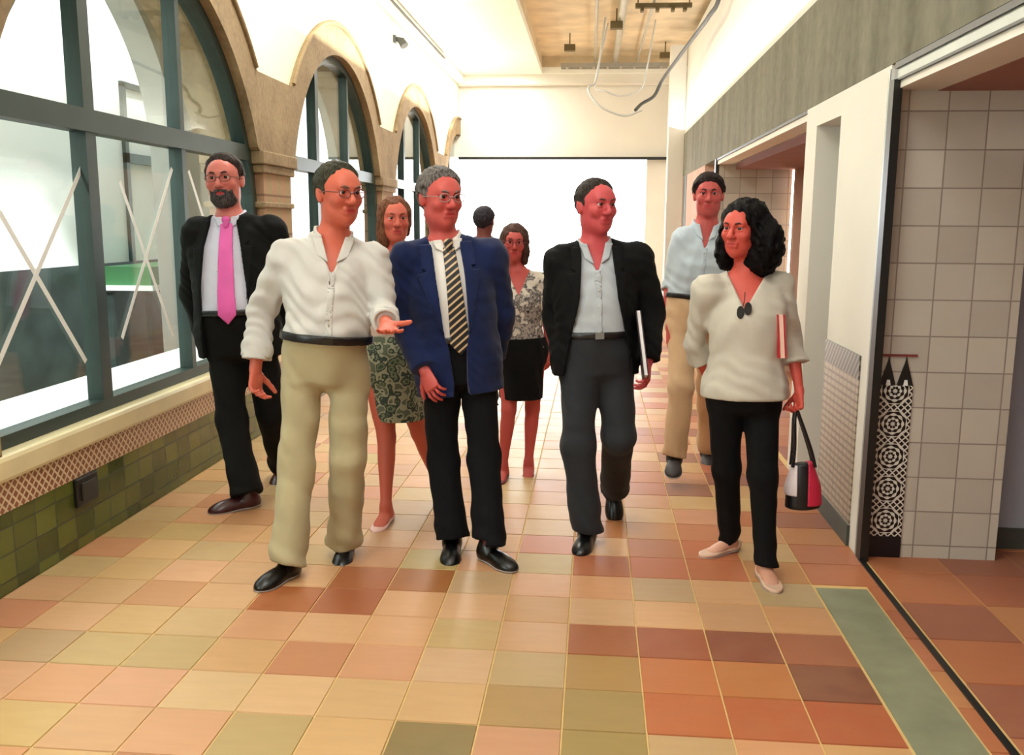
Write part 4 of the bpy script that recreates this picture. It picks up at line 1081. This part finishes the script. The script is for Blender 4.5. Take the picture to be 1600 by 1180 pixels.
def man_blue_suit():
    p = Person('grey-haired man in a bright navy blue suit with a black and gold striped tie', (-.53, 4.0), 1.74, yaw=.28, skin=(206, 92, 88))
    Y = 4.10
    p.joints(head=at(688, 313, Y), neck=at(697, 380, Y+.02), pel=at(718, 592, Y), shl=at(634, 404, Y-.04), shr=at(768, 400, Y+.06),
        ell=at(632, 500, Y-.02), elr=at(784, 492, Y+.12), wrl=at(664, 580, Y-.16), wrr=at(770, 560, Y+.20),
        hpl=at(688, 585, Y-.02), hpr=at(748, 585, Y+.02), knl=at(692, 718, Y-.02), knr=at(756, 716, Y-.04), anl=zan(706, 834), anr=zan(764, 848),
        toel=(.10, -1, -.12), toer=(.75, -.8, -.02), head_yaw=.62, head_pitch=.05, belly=.025, wid=1.05, hs=1.12)
    p.offc = .0
    p.body({'l': dict(d=(.45, -.35, -.85), pn=(.4, .6, -.2), ts=-1, curl=(.35, .45, .3))})
    p.face(brow=(120, 100, 92), glasses=(150, 120, 116))
    hm = hair_mat('silver_grey_hair', (58, 54, 52), (128, 122, 118)); p.hair_cap(hm, t=.015, recede=.012, temple=.004, back=-.085, grain=.004)
    sm = cloth('white_dress_shirt', (224, 220, 214), .04)
    o = p.top('shirt', sm, .012, (.9, .9), hem=.29, vdepth=0, amp=.001, neck_r=.060)
    p.collar(sm, o, r=.068, gap=.020, spread=.045, vd=.07)
    p.tie(stripes('gold_striped_tie', (22, 20, 24), (196, 168, 130), .034, -.9, 1, .32), length=.50, w0=.026, w1=.046, infl=.013)
    bm = cloth('navy_blue_suiting', (16, 31, 74), .3, sheen=.12)
    ow = lambda t: np.interp(t, [-.3, 0, .25, .38, .75, .97, 1.1], [.05, .03, .040, .058, .066, .064, .078])
    j = p.top('jacket', bm, .031, (.96, .96), wide=.010, hem=-.10, low=.14, vdepth=0, open_w=ow, amp=.0045, hem_flare=.012, pad=.003, armi=.024, neck_r=.072, seed=2.1, offc=.012)
    p.offc = .012; p.lapel(bm, j, ow, t0=.34, width=.075)
    p.trousers(cloth('black_navy_wool', (7, 8, 12), .2, sheen=0), hem=.080, amp=.004, seed=3., knee=.073, top=.084)
    p.belt(LEATHER, .285, .33, .022)
    p.shoe('l', BLK); p.shoe('r', BLK)

def man_black_jacket():
    p = Person('man in an open black jacket, pale grey shirt and charcoal trousers', (.1, 4.2), 1.71, yaw=.12, skin=(204, 84, 92))
    Y = 4.25
    p.joints(head=at(931, 325, Y), neck=at(929, 386, Y+.02), pel=at(931, 580, Y), shl=at(874, 408, Y), shr=at(996, 404, Y+.03),
        ell=at(866, 492, Y+.08), elr=at(1018, 488, Y+.08), wrl=at(884, 562, Y-.04), wrr=at(1012, 566, Y-.04),
        hpl=at(906, 574, Y-.02), hpr=at(960, 574, Y+.02), knl=at(903, 695, Y-.10), knr=at(968, 682, Y-.02), anl=zan(917, 822), anr=at(960, 758, Y+.36),
        toel=(-.18, -1, -.10), toer=(.08, -.62, -.78), head_yaw=.55, head_pitch=.02, belly=.02, wid=1.03, hs=1.07)
    p.offc = 0
    p.body({'r': dict(d=(.0, -.35, -1), pn=(-.9, .2, 0), ts=1, curl=(.5, .55, .4)), 'l': dict(d=(.25, .1, -1), pn=(.8, .5, 0), ts=-1, curl=(.2, .2, .2))})
    p.face(brow=(90, 56, 50))
    p.hair_cap(hair_mat('short_dark_grey_hair', (30, 26, 24), (64, 56, 50)), t=.009, recede=.022, temple=-.003, back=-.07)
    sm = cloth('grey_blue_shirt', (176, 182, 188), .06)
    o = p.top('shirt', sm, .014, (.9, .9), hem=.285, vdepth=.12, vw=.046, amp=.0045)
    p.collar(sm, o, r=.068, gap=.038, spread=.038, vd=.11); p.placket(o, .31, .82, sm); p.buttons(o, (.78, .66, .54, .42, .34), BTN)
    bm = cloth('black_jacket_wool', (7, 7, 8), .3, sheen=0)
    ow = lambda t: np.interp(t, [-.3, 0, .28, .6, .92, 1.1], [.19, .16, .128, .088, .072, .075])
    j = p.top('jacket', bm, .029, (.96, .96), wide=.010, hem=-.02, low=.06, vdepth=0, open_w=ow, amp=.005, hem_flare=.02, pad=.003, armi=.023, neck_r=.070, seed=1.1)
    p.lapel(bm, j, ow, t0=.38, width=.06)
    p.trousers(cloth('charcoal_wool', (44, 46, 50), .2, sheen=.05), hem=.078, amp=.005, seed=5., knee=.080)
    p.belt(LEATHER, .285, .335, .026, plain('silver_buckle', (150, 150, 150), .3, metal=.8))
    p.shoe('l', BLK); p.shoe('r', BLK)
    # folder held in his hand against the thigh
    a, b = at(1000, 492, Y-.02), at(1012, 592, Y-.10)
    f = empty('document_folder', tuple((a+b)/2), 'dark folder of white papers carried by the man in the black jacket', 'folder')
    d = (Vector(b)-Vector(a)).normalized()
    MB().bar(a, b, .22, .004, (1, .0, .1)).build('front_cover', plain('dark_folder', (40, 24, 34), .5), f)
    MB().bar(a+np.array([-.010, 0, 0]), b+np.array([-.010, 0, 0])-np.array(d)*.005, .212, .014, (1, .0, .1)).build('papers', plain('white_paper', (226, 220, 222), .8), f)
    MB().bar(a+np.array([-.020, 0, 0]), b+np.array([-.020, 0, 0]), .22, .004, (1, .0, .1)).build('back_cover', plain('dark_folder_back', (36, 24, 32), .5), f)

def man_pink_tie():
    p = Person('tall bearded man in a black suit with a bright pink tie, by the windows', (-1.95, 4.75), 1.86, yaw=.10, skin=(214, 128, 120))
    Y = 4.75
    p.joints(head=at(351, 285, Y), neck=at(361, 344, Y+.02), pel=at(377, 548, Y), shl=at(308, 364, Y), shr=at(425, 362, Y+.04),
        ell=at(300, 455, Y+.12), elr=at(448, 450, Y+.12), wrl=at(322, 528, Y+.18), wrr=at(432, 525, Y+.2),
        hpl=at(353, 545, Y), hpr=at(404, 545, Y+.02), knl=at(362, 655, Y-.06), knr=at(424, 645, Y+.1), anl=zan(385, 768, 1.06), anr=zan(441, 722, 1.06),
        toel=(-.80, -.62, -.04), toer=(.1, -1, -.2), head_yaw=.12, head_pitch=-.02, head_roll=.06, belly=.05, wid=1.12, hs=1.10)
    p.offc = .02
    p.body({'l': dict(d=(.1, .3, -1), pn=(.8, .3, 0), ts=-1), 'r': dict(d=(-.1, .3, -1), pn=(-.8, .3, 0), ts=1)}, hh=.004, hr=.006)
    p.face(brow=(60, 40, 36), glasses=(110, 70, 66))
    p.hair_cap(hair_mat('dark_brown_grey_hair', (28, 20, 18), (62, 48, 42)), t=.012, recede=.016, temple=.004, back=-.07)
    p.beard(hair_mat('grey_black_beard', (34, 28, 28), (96, 92, 92)))
    sm = cloth('pale_lilac_shirt', (206, 208, 226), .04)
    o = p.top('shirt', sm, .014, (.9, .9), hem=.29, vdepth=0, amp=.0015, neck_r=.062)
    p.collar(sm, o, r=.070, gap=.020, spread=.042, vd=.075); p.buttons(o, (.62, .48, .36), BTN, x=.045, r=.004)
    p.tie(plain('pink_silk', (222, 92, 172), .5, .08, 9), length=.51, w0=.030, w1=.047, infl=.015)
    bm = cloth('black_suit_wool', (10, 12, 12), .3, sheen=0)
    ow = lambda t: np.interp(t, [-.3, 0, .28, .5, .8, .97, 1.1], [.16, .145, .125, .125, .10, .075, .075])
    j = p.top('jacket', bm, .031, (.95, .95), wide=.010, hem=-.04, low=.08, vdepth=0, open_w=ow, amp=.005, hem_flare=.015, pad=.003, armi=.024, neck_r=.072, seed=.6, offc=.02)
    p.lapel(bm, j, ow, t0=.40, width=.06)
    p.trousers(bm, hem=.076, amp=.005, seed=7., top=.086, knee=.078)
    p.belt(LEATHER, .285, .33, .026)
    bs = plain('burgundy_leather', (62, 28, 30), .25, .1, 8); p.shoe('l', bs); p.shoe('r', bs)

def skirt_print(name, cols, sc):
    g = N(name); v = g.n('ShaderNodeTexVoronoi'); v.inputs['Scale'].default_value = sc; g.l(g.co.outputs['Object'], v.inputs['Vector'])
    n = g.noise(sc*.8, 3); f = g.math('ADD', g.math('MULTIPLY', n, .75), g.math('MULTIPLY', v.outputs['Distance'], .45))
    st = [(.30+.40*i/(len(cols)-1), srgb(*c)) for i, c in enumerate(cols)]
    return g.finish(g.ramp(f, st, 'CONSTANT' if len(cols) > 3 else 'LINEAR'), .85, .25)

def woman_green_skirt():
    p = Person('brown-haired woman in a green patterned skirt, half hidden behind the man in blue', (-1.0, 4.5), 1.63, female=True, yaw=.2, skin=(214, 110, 92))
    Y = 4.55
    p.joints(head=at(617, 345, Y), neck=at(610, 396, Y+.02), pel=at(612, 588, Y), shl=at(572, 414, Y), shr=at(646, 412, Y+.03),
        ell=at(574, 484, Y+.08), elr=at(652, 480, Y+.08), wrl=at(585, 545, Y+.02), wrr=at(650, 548, Y+.02),
        hpl=at(592, 585, Y), hpr=at(630, 585, Y+.02), knl=at(604, 684, Y-.04), knr=at(656, 676, Y+.14), anl=zan(603, 792, .93), anr=zan(690, 764, .93),
        toel=(-.12, -1, -.12), toer=(.1, -1, -.3), head_yaw=.35, head_pitch=.02, hs=1.03)
    p.offc = 0
    p.body({'l': dict(d=(.1, -.1, -1), pn=(.8, .3, 0), ts=-1), 'r': dict(d=(0, -.1, -1), pn=(-.8, .3, 0), ts=1)}, hh=.004, hr=.006)
    p.face(brow=(90, 56, 40), brow_t=.003)
    p.hair_vol(hair_mat('chestnut_hair', (76, 44, 30), (132, 84, 56)), [((0, -.018, .042), (.086, .104, .088)), ((-.070, -.010, -.045), (.026, .045, .085)), ((.066, -.02, -.02), (.022, .04, .06)), ((0, -.07, -.04), (.07, .05, .09)), ((-.062, .02, -.10), (.026, .03, .06))])
    tm = cloth('beige_top', (206, 180, 166), .06); p.top('blouse', tm, .012, (.2, .2), hem=.25, vdepth=.12, vw=.05, amp=.004, wide=.01)
    p.skirt(skirt_print('green_floral_cotton', [(70, 84, 70), (120, 128, 104), (60, 70, 64), (160, 158, 134), (96, 104, 88)], 26), .34, .50, flare=.01, squeeze=.80)
    fl = plain('pale_pink_flat', (226, 180, 172), .5); p.shoe('l', fl, flat=True); p.shoe('r', fl, flat=True)

def woman_black_skirt():
    p = Person('short woman with brown bob and glasses in a black and white print blouse', (-.42, 5.35), 1.52, female=True, yaw=.05, skin=(206, 92, 90))
    Y = 5.4
    p.joints(head=at(803, 381, Y), neck=at(810, 427, Y+.02), pel=at(815, 566, Y), shl=at(783, 442, Y), shr=at(843, 438, Y+.02),
        ell=at(776, 496, Y+.08), elr=at(854, 494, Y+.08), wrl=at(784, 556, Y+.04), wrr=at(858, 548, Y+.04),
        hpl=at(798, 565, Y), hpr=at(833, 565, Y+.02), knl=at(795, 640, Y-.08), knr=at(832, 638, Y+.02), anl=zan(786, 728, .87), anr=zan(826, 722, .87),
        toel=(-.1, -1, -.1), toer=(.05, -1, -.35), head_yaw=.12, head_pitch=.05, head_roll=-.05, wid=1.02, belly=.02, hs=1.06)
    p.offc = 0
    p.body({'l': dict(d=(0, -.1, -1), pn=(.8, .3, 0), ts=-1), 'r': dict(d=(0, -.1, -1), pn=(-.8, .3, 0), ts=1)}, hh=.0045, hr=.006)
    p.face(brow=(80, 50, 40), brow_t=.003, glasses=(120, 40, 50))
    p.hair_vol(hair_mat('brown_bob_hair', (50, 32, 28), (96, 66, 56)), [((0, -.015, .042), (.090, .106, .090)), ((-.072, .005, -.045), (.028, .055, .085)), ((.074, .005, -.045), (.030, .055, .088)), ((0, -.07, -.05), (.08, .05, .09))], face=((0, .11, -.03), (.056, .09, .10)))
    g = N('monochrome_print_cotton'); n1 = g.noise(17, 3); n2 = g.noise(42, 2); sp = g.n('ShaderNodeSeparateXYZ'); g.l(g.co.outputs['Object'], sp.inputs[0])
    dn = g.math('MULTIPLY', g.math('SUBTRACT', 1.22, sp.outputs['Z']), .35); f = g.math('ADD', g.math('ADD', g.math('MULTIPLY', n1, .65), g.math('MULTIPLY', n2, .35)), dn)
    mm = g.finish(g.ramp(f, [(.0, srgb(224, 214, 198)), (.53, srgb(206, 196, 184)), (.60, srgb(64, 62, 66)), (.66, srgb(170, 158, 150)), (.74, srgb(54, 52, 56))]), .85, .25)
    p.top('blouse', mm, .016, (-.55, -.55), hem=.12, vdepth=.13, vw=.06, amp=.004, neck_r=.07)
    p.skirt(cloth('black_skirt_wool', (6, 6, 7), .2, sheen=0), .28, .47, flare=.0, squeeze=.86)
    fl = plain('dark_red_pump', (110, 34, 40), .4); p.shoe('l', fl, flat=True); p.shoe('r', fl, flat=True)

def young_man():
    p = Person('young man in pale blue shirt and beige chinos behind the curly-haired woman', (.6, 5.5), 1.81, yaw=-.05, skin=(200, 92, 92))
    Y = 5.5
    p.joints(head=at(1107, 307, Y), neck=at(1103, 356, Y+.02), pel=at(1084, 512, Y), shl=at(1066, 374, Y), shr=at(1142, 372, Y+.02),
        ell=at(1048, 446, Y+.06), elr=at(1150, 442, Y+.08), wrl=at(1047, 512, Y-.04), wrr=at(1146, 510, Y-.02),
        hpl=at(1066, 508, Y), hpr=at(1106, 508, Y+.02), knl=at(1064, 606, Y-.16), knr=at(1108, 600, Y+.08), anl=at(1054, 706, Y-.18), anr=zan(1106, 698, 1.03),
        toel=(-.12, -1, -.18), toer=(-.05, -1, -.35), head_yaw=-.1, head_pitch=.02, wid=1.0, hs=1.0)
    p.offc = 0
    p.body({'l': dict(d=(0, -.2, -1), pn=(.8, .3, 0), ts=-1, curl=(.3, .4, .3)), 'r': dict(d=(0, -.2, -1), pn=(-.8, .3, 0), ts=1)}, hh=.004, hr=.005)
    p.face(brow=(40, 26, 24))
    p.hair_cap(hair_mat('short_black_hair', (20, 12, 12), (40, 26, 26)), t=.016, recede=-.012, temple=0, back=-.07)
    sm = cloth('pale_blue_shirt', (186, 200, 212), .07)
    o = p.top('shirt', sm, .015, (.10, .10), wide=.010, hem=.29, vdepth=.13, vw=.045, amp=.005, seed=1.9)
    p.collar(sm, o, r=.068, gap=.036, spread=.036, vd=.11); p.placket(o, .32, .8, sm); p.buttons(o, (.75, .6, .45), BTN)
    p.trousers(cloth('beige_chino', (206, 172, 136), .1), hem=.066, knee=.072, top=.082, amp=.005, seed=4.)
    p.belt(LEATHER, .285, .335, .026)
    ds = plain('dark_grey_trainer', (52, 48, 52), .6, .2, 20); p.shoe('l', ds, plain('white_sole', (206, 200, 198), .6)); p.shoe('r', ds)

def figure_behind():
    p = Person('dark-haired figure seen only as a head, standing far behind the blue suit man', (-.9, 7.3), 1.64, yaw=2.9, skin=(120, 70, 66))
    Y = 7.3
    p.joints(head=at(757, 347, Y), neck=at(756, 376, Y), pel=at(756, 492, Y), shl=at(776, 388, Y), shr=at(736, 388, Y),
        ell=at(782, 432, Y), elr=at(731, 432, Y), wrl=at(780, 474, Y), wrr=at(733, 474, Y), hpl=at(766, 490, Y), hpr=at(746, 490, Y), knl=at(765, 562, Y), knr=at(747, 562, Y), anl=zan(764, 628, .94), anr=zan(748, 628, .94),
        toel=(.1, 1, -.05), toer=(0, 1, -.05), head_yaw=2.9, hs=1.0)
    p.offc = 0
    p.body({'l': dict(d=(0, 0, -1), pn=(.8, 0, 0), ts=1), 'r': dict(d=(0, 0, -1), pn=(-.8, 0, 0), ts=-1)}, h=.012, hh=.007, hr=.009)
    p.hair_cap(hair_mat('black_cropped_hair', (30, 28, 36), (60, 54, 62)), t=.016, recede=0, back=-.09, h=.007)
    p.top('jacket', cloth('dark_blue_jacket', (44, 54, 84), .1), .028, (.95, .95), hem=.0, low=.04, vdepth=0, amp=.004, h=.012)
    p.trousers(cloth('dark_trousers', (28, 28, 34), .1), h=.012); p.shoe('l', BLK); p.shoe('r', BLK)

def woman_curly():
    p = Person('woman with big curly black hair, loose off-white blouse and black trousers', (.7, 3.95), 1.61, female=True, yaw=-.22, skin=(214, 92, 80))
    Y = 3.98
    p.joints(head=at(1160, 362, Y), neck=at(1168, 428, Y+.02), pel=at(1162, 634, Y), shl=at(1104, 452, Y), shr=at(1218, 448, Y+.03),
        ell=at(1084, 536, Y+.10), elr=at(1237, 536, Y+.03), wrl=at(1108, 596, Y+.22), wrr=at(1249, 612, Y-.04),
        hpl=at(1133, 622, Y), hpr=at(1190, 622, Y+.02), knl=at(1135, 732, Y+.04), knr=at(1192, 744, Y-.10), anl=zan(1140, 836, .92), anr=zan(1196, 876, .92),
        toel=(-.88, -.62, -.06), toer=(.12, -1, -.06), head_yaw=-.62, head_pitch=.02, head_roll=-.03, wid=1.06, belly=.015, hs=1.06)
    p.offc = 0; p.slim = True; p.feet = (200, 150, 124)
    hd = (-.02, -.12, -1)
    p.body({'r': dict(d=hd, pn=(-.9, -.35, 0), ts=1, curl=(.85, .9, .6), thumb=(.4, .5)), 'l': dict(d=(.3, .5, -1), pn=(.8, .3, 0), ts=-1)})
    p.face(brow=(40, 24, 22), brow_t=.0034)
    p.hair_vol(hair_mat('curly_black_hair', (4, 3, 4), (13, 9, 10)), [((0, -.030, .050), (.104, .112, .094)), ((.105, -.03, -.055), (.072, .080, .115)), ((.06, -.05, -.11), (.08, .08, .085)), ((-.078, -.02, -.075), (.048, .065, .10)), ((0, -.09, -.05), (.12, .075, .14))],
        face=((-.004, .125, -.045), (.058, .11, .112)), amp=.006, freq=60, h=.005, ext=.27)
    bm = cloth('off_white_viscose', (196, 190, 176), .06)
    o = p.top('blouse', bm, .026, (.40, .42), wide=.018, hem=.065, low=.04, vdepth=.15, vw=.078, amp=.006, neck_r=.078, armi=.018, hem_flare=.012, seed=2.6, foldz=1.3)
    p.trousers(cloth('black_trousers_cotton', (5, 5, 6), .2, sheen=0), hem=.052, knee=.066, top=.082, amp=.003, seed=2., hemf=.056, waist=.16, hips=.009)
    fl = plain('beige_flat_shoe', (206, 170, 146), .5); p.shoe('l', fl, flat=True); p.shoe('r', fl, flat=True)
    return p
man_white_shirt(); man_blue_suit(); man_black_jacket(); man_pink_tie(); woman_green_skirt(); woman_black_skirt(); young_man(); figure_behind(); WC = woman_curly()

# ---- things carried by the woman
def carried(p):
    Y = 3.92
    # handbag
    hx = at(1250, 648, 3.93); bt = at(1254, 800, 3.93)
    b = empty('handbag', (bt[0], bt[1], bt[2]), 'black handbag with red and white panels in the curly-haired woman\'s hand', 'handbag')
    def W(px, py, dy=0): q = at(px, py, 3.93); return np.array([q[0], q[1]+dy, q[2]])
    bl = plain('black_bag_leather', (16, 14, 18), .35, .1, 9); rd = plain('red_bag_panel', (196, 40, 70), .4); wh = plain('white_bag_panel', (222, 206, 206), .4)
    c0 = W(1254, 726); c1 = W(1254, 790)
    F = np.array([0, -1., 0])
    f = U([Loft(c0, c1, F, [(0, .040, .030), (.5, .070, .045), (1, .076, .050)], .02, cap=.35)])
    me = sdf_mesh('bag_body', f, c1-.13, c0+.13, .005); body = link('bag_body', me, bl, b)
    g = lambda sgn, lo_, hi_: Fn(lambda Q: np.maximum.reduce([np.abs(f(Q)-.003)-.004, sgn*(c0[0]+sgn*.018-Q[:, 0])*1.0 if sgn > 0 else (Q[:, 0]-(c0[0]-.026)), lo_-Q[:, 2], Q[:, 2]-hi_]))
    link('side_panel', sdf_mesh('side_panel', g(1, c1[2]+.01, c0[2]+.02), c1-.13, c0+.13, .004), rd, body)
    link('side_panel', sdf_mesh('side_panel', g(-1, c1[2]+.05, c0[2]+.0), c1-.13, c0+.13, .004), wh, body)
    for dy in (-.022, .022):
        pts = smooth_pts([W(1237, 728, dy), W(1240, 700, dy), W(1241, 655, dy*.5), W(1244, 640, dy*.3), W(1250, 655, dy*.5), W(1265, 700, dy), W(1272, 728, dy)], 30)
        MB().tube(pts, .0075, 8).build('handle', bl, b)
    # folder under her arm
    a, c = at(1206, 490, 4.005), at(1209, 556, 3.995)
    fo = empty('document_folder', tuple((a+c)/2), 'red folder tucked under the arm of the woman with curly hair', 'folder')
    MB().bar(a+np.array([-.014, 0, 0]), c+np.array([-.014, 0, 0]), .27, .004, (1, .10, .08)).build('cover', plain('red_folder', (196, 46, 52), .4), fo)
    MB().bar(a, c, .262, .018, (1, .10, .08)).build('papers', plain('pink_white_paper', (240, 196, 176), .8), fo)
    MB().bar(a+np.array([.014, 0, 0]), c+np.array([.014, 0, 0]), .27, .004, (1, .10, .08)).build('cover', plain('red_folder_back', (186, 60, 66), .4), fo)
    # sunglasses hanging at the neckline
    s0 = p.surf(0.0, .74)+p.front*.012; S = p.R[:, 0]; Up = p.R[:, 2]
    sg = empty('sunglasses', tuple(s0), 'dark sunglasses hooked on the neckline of the off-white blouse', 'sunglasses')
    lm = plain('dark_lens', (22, 24, 22), .12); fm = plain('sunglasses_frame', (28, 26, 24), .25)
    for sx in (-1, 1):
        c = s0+S*sx*.015-Up*.008*sx; pts = [c+S*.0135*math.cos(t)+Up*.025*math.sin(t) for t in np.linspace(0, 2*math.pi, 20, endpoint=False)]
        m = MB(); n = len(pts); m.add([q-p.front*.001 for q in pts]+[q+p.front*.002 for q in pts], [tuple(range(n))[::-1], tuple(range(n, 2*n))]+[(i, (i+1) % n, (i+1) % n+n, i+n) for i in range(n)]); m.build('lens', lm, sg)
        MB().tube([q for q in pts], .0022, 6, closed=True).build('rim', fm, sg)
    MB().tube([s0+S*.004+Up*.004, s0+Up*.008, s0-S*.004+Up*.006], .002, 6).build('bridge', fm, sg)
    MB().tube([s0+S*.006+Up*.015, s0+Up*.045-p.front*.004, s0+Up*.075-p.front*.012], .002, 6).build('temple_arm', fm, sg)
carried(WC)
# ================================================================== LIGHT, CAMERA
def area(name, loc, rot, sx, sy, watts, col=(1, 1, 1)):
    l = bpy.data.lights.new(name, 'AREA'); l.shape = 'RECTANGLE'; l.size = sx; l.size_y = sy; l.energy = watts; l.color = col
    o = bpy.data.objects.new(name, l); COL.objects.link(o); o.location = loc; o.rotation_euler = rot; return o
# fill lights added under the ceiling to brighten the corridor, no fittings there
for y in (0.3, 2.4):
    area('ceiling_fill', (-.6, y, 3.93), (0, 0, 0), 1.6, .6, 34, (1, .985, .95))
for y in (6.2, 9.2, 12.2, 14.8): area('ceiling_fill', (-1.55, y, 3.93), (0, 0, 0), .6, 1.4, 45, (1, .985, .94))  # more added fill lights, lifting the far part of the corridor
area('added_uplight', (XW+.2, 8.0, 3.05), (0, math.radians(180-20), 0), .25, 14, 90, (1, .98, .86))  # added uplight for the cornice glow and a whiter ceiling, no fitting
area('added_uplight', (XR-.15, 8.0, 2.85), (0, math.radians(180+15), 0), .25, 14, 60, (1, .98, .92))  # second added uplight along the right wall, brightens the ceiling
area('room_fill', (2.6, 2.0, 2.05), (0, 0, 0), .8, .8, 7, (1, .9, .86))  # added pinkish fill for the near room, no lamp modelled
area('room_fill', (2.4, 8.0, 2.05), (0, 0, 0), .5, .5, 12, (1, .92, .85))  # same kind of added fill in the far room
sun = bpy.data.lights.new('sun', 'SUN'); sun.energy = 9; sun.angle = math.radians(6); sun.color = (1, .98, .95)
so = bpy.data.objects.new('sun', sun); COL.objects.link(so); so.rotation_euler = Vector((-.95, 1.6, -1.9)).to_track_quat('-Z', 'Y').to_euler()
w = bpy.data.worlds.new('sky'); bpy.context.scene.world = w; w.use_nodes = True
bg = w.node_tree.nodes['Background']; bg.inputs[0].default_value = (.95, .98, 1, 1); bg.inputs[1].default_value = 6.8
cam = bpy.data.cameras.new('camera'); co = bpy.data.objects.new('camera', cam); COL.objects.link(co)
cam.sensor_fit = 'HORIZONTAL'; cam.sensor_width = 36; cam.lens = FPX/1600*36; cam.clip_start = .05
co.matrix_world = Matrix(((_r[0], -_d[0], -_f[0], 0), (_r[1], -_d[1], -_f[1], 0), (_r[2], -_d[2], -_f[2], CAM_H), (0, 0, 0, 1)))
sc = bpy.context.scene; sc.camera = co
sc.view_settings.view_transform = 'Standard'; sc.view_settings.look = 'None'; sc.view_settings.gamma = 1; sc.view_settings.exposure = 0.4
sc.view_settings.use_curve_mapping = False
sc.cycles.max_bounces = 8; sc.cycles.diffuse_bounces = 4; sc.cycles.transparent_max_bounces = 8
try: sc.cycles.use_denoising = True
except Exception: pass
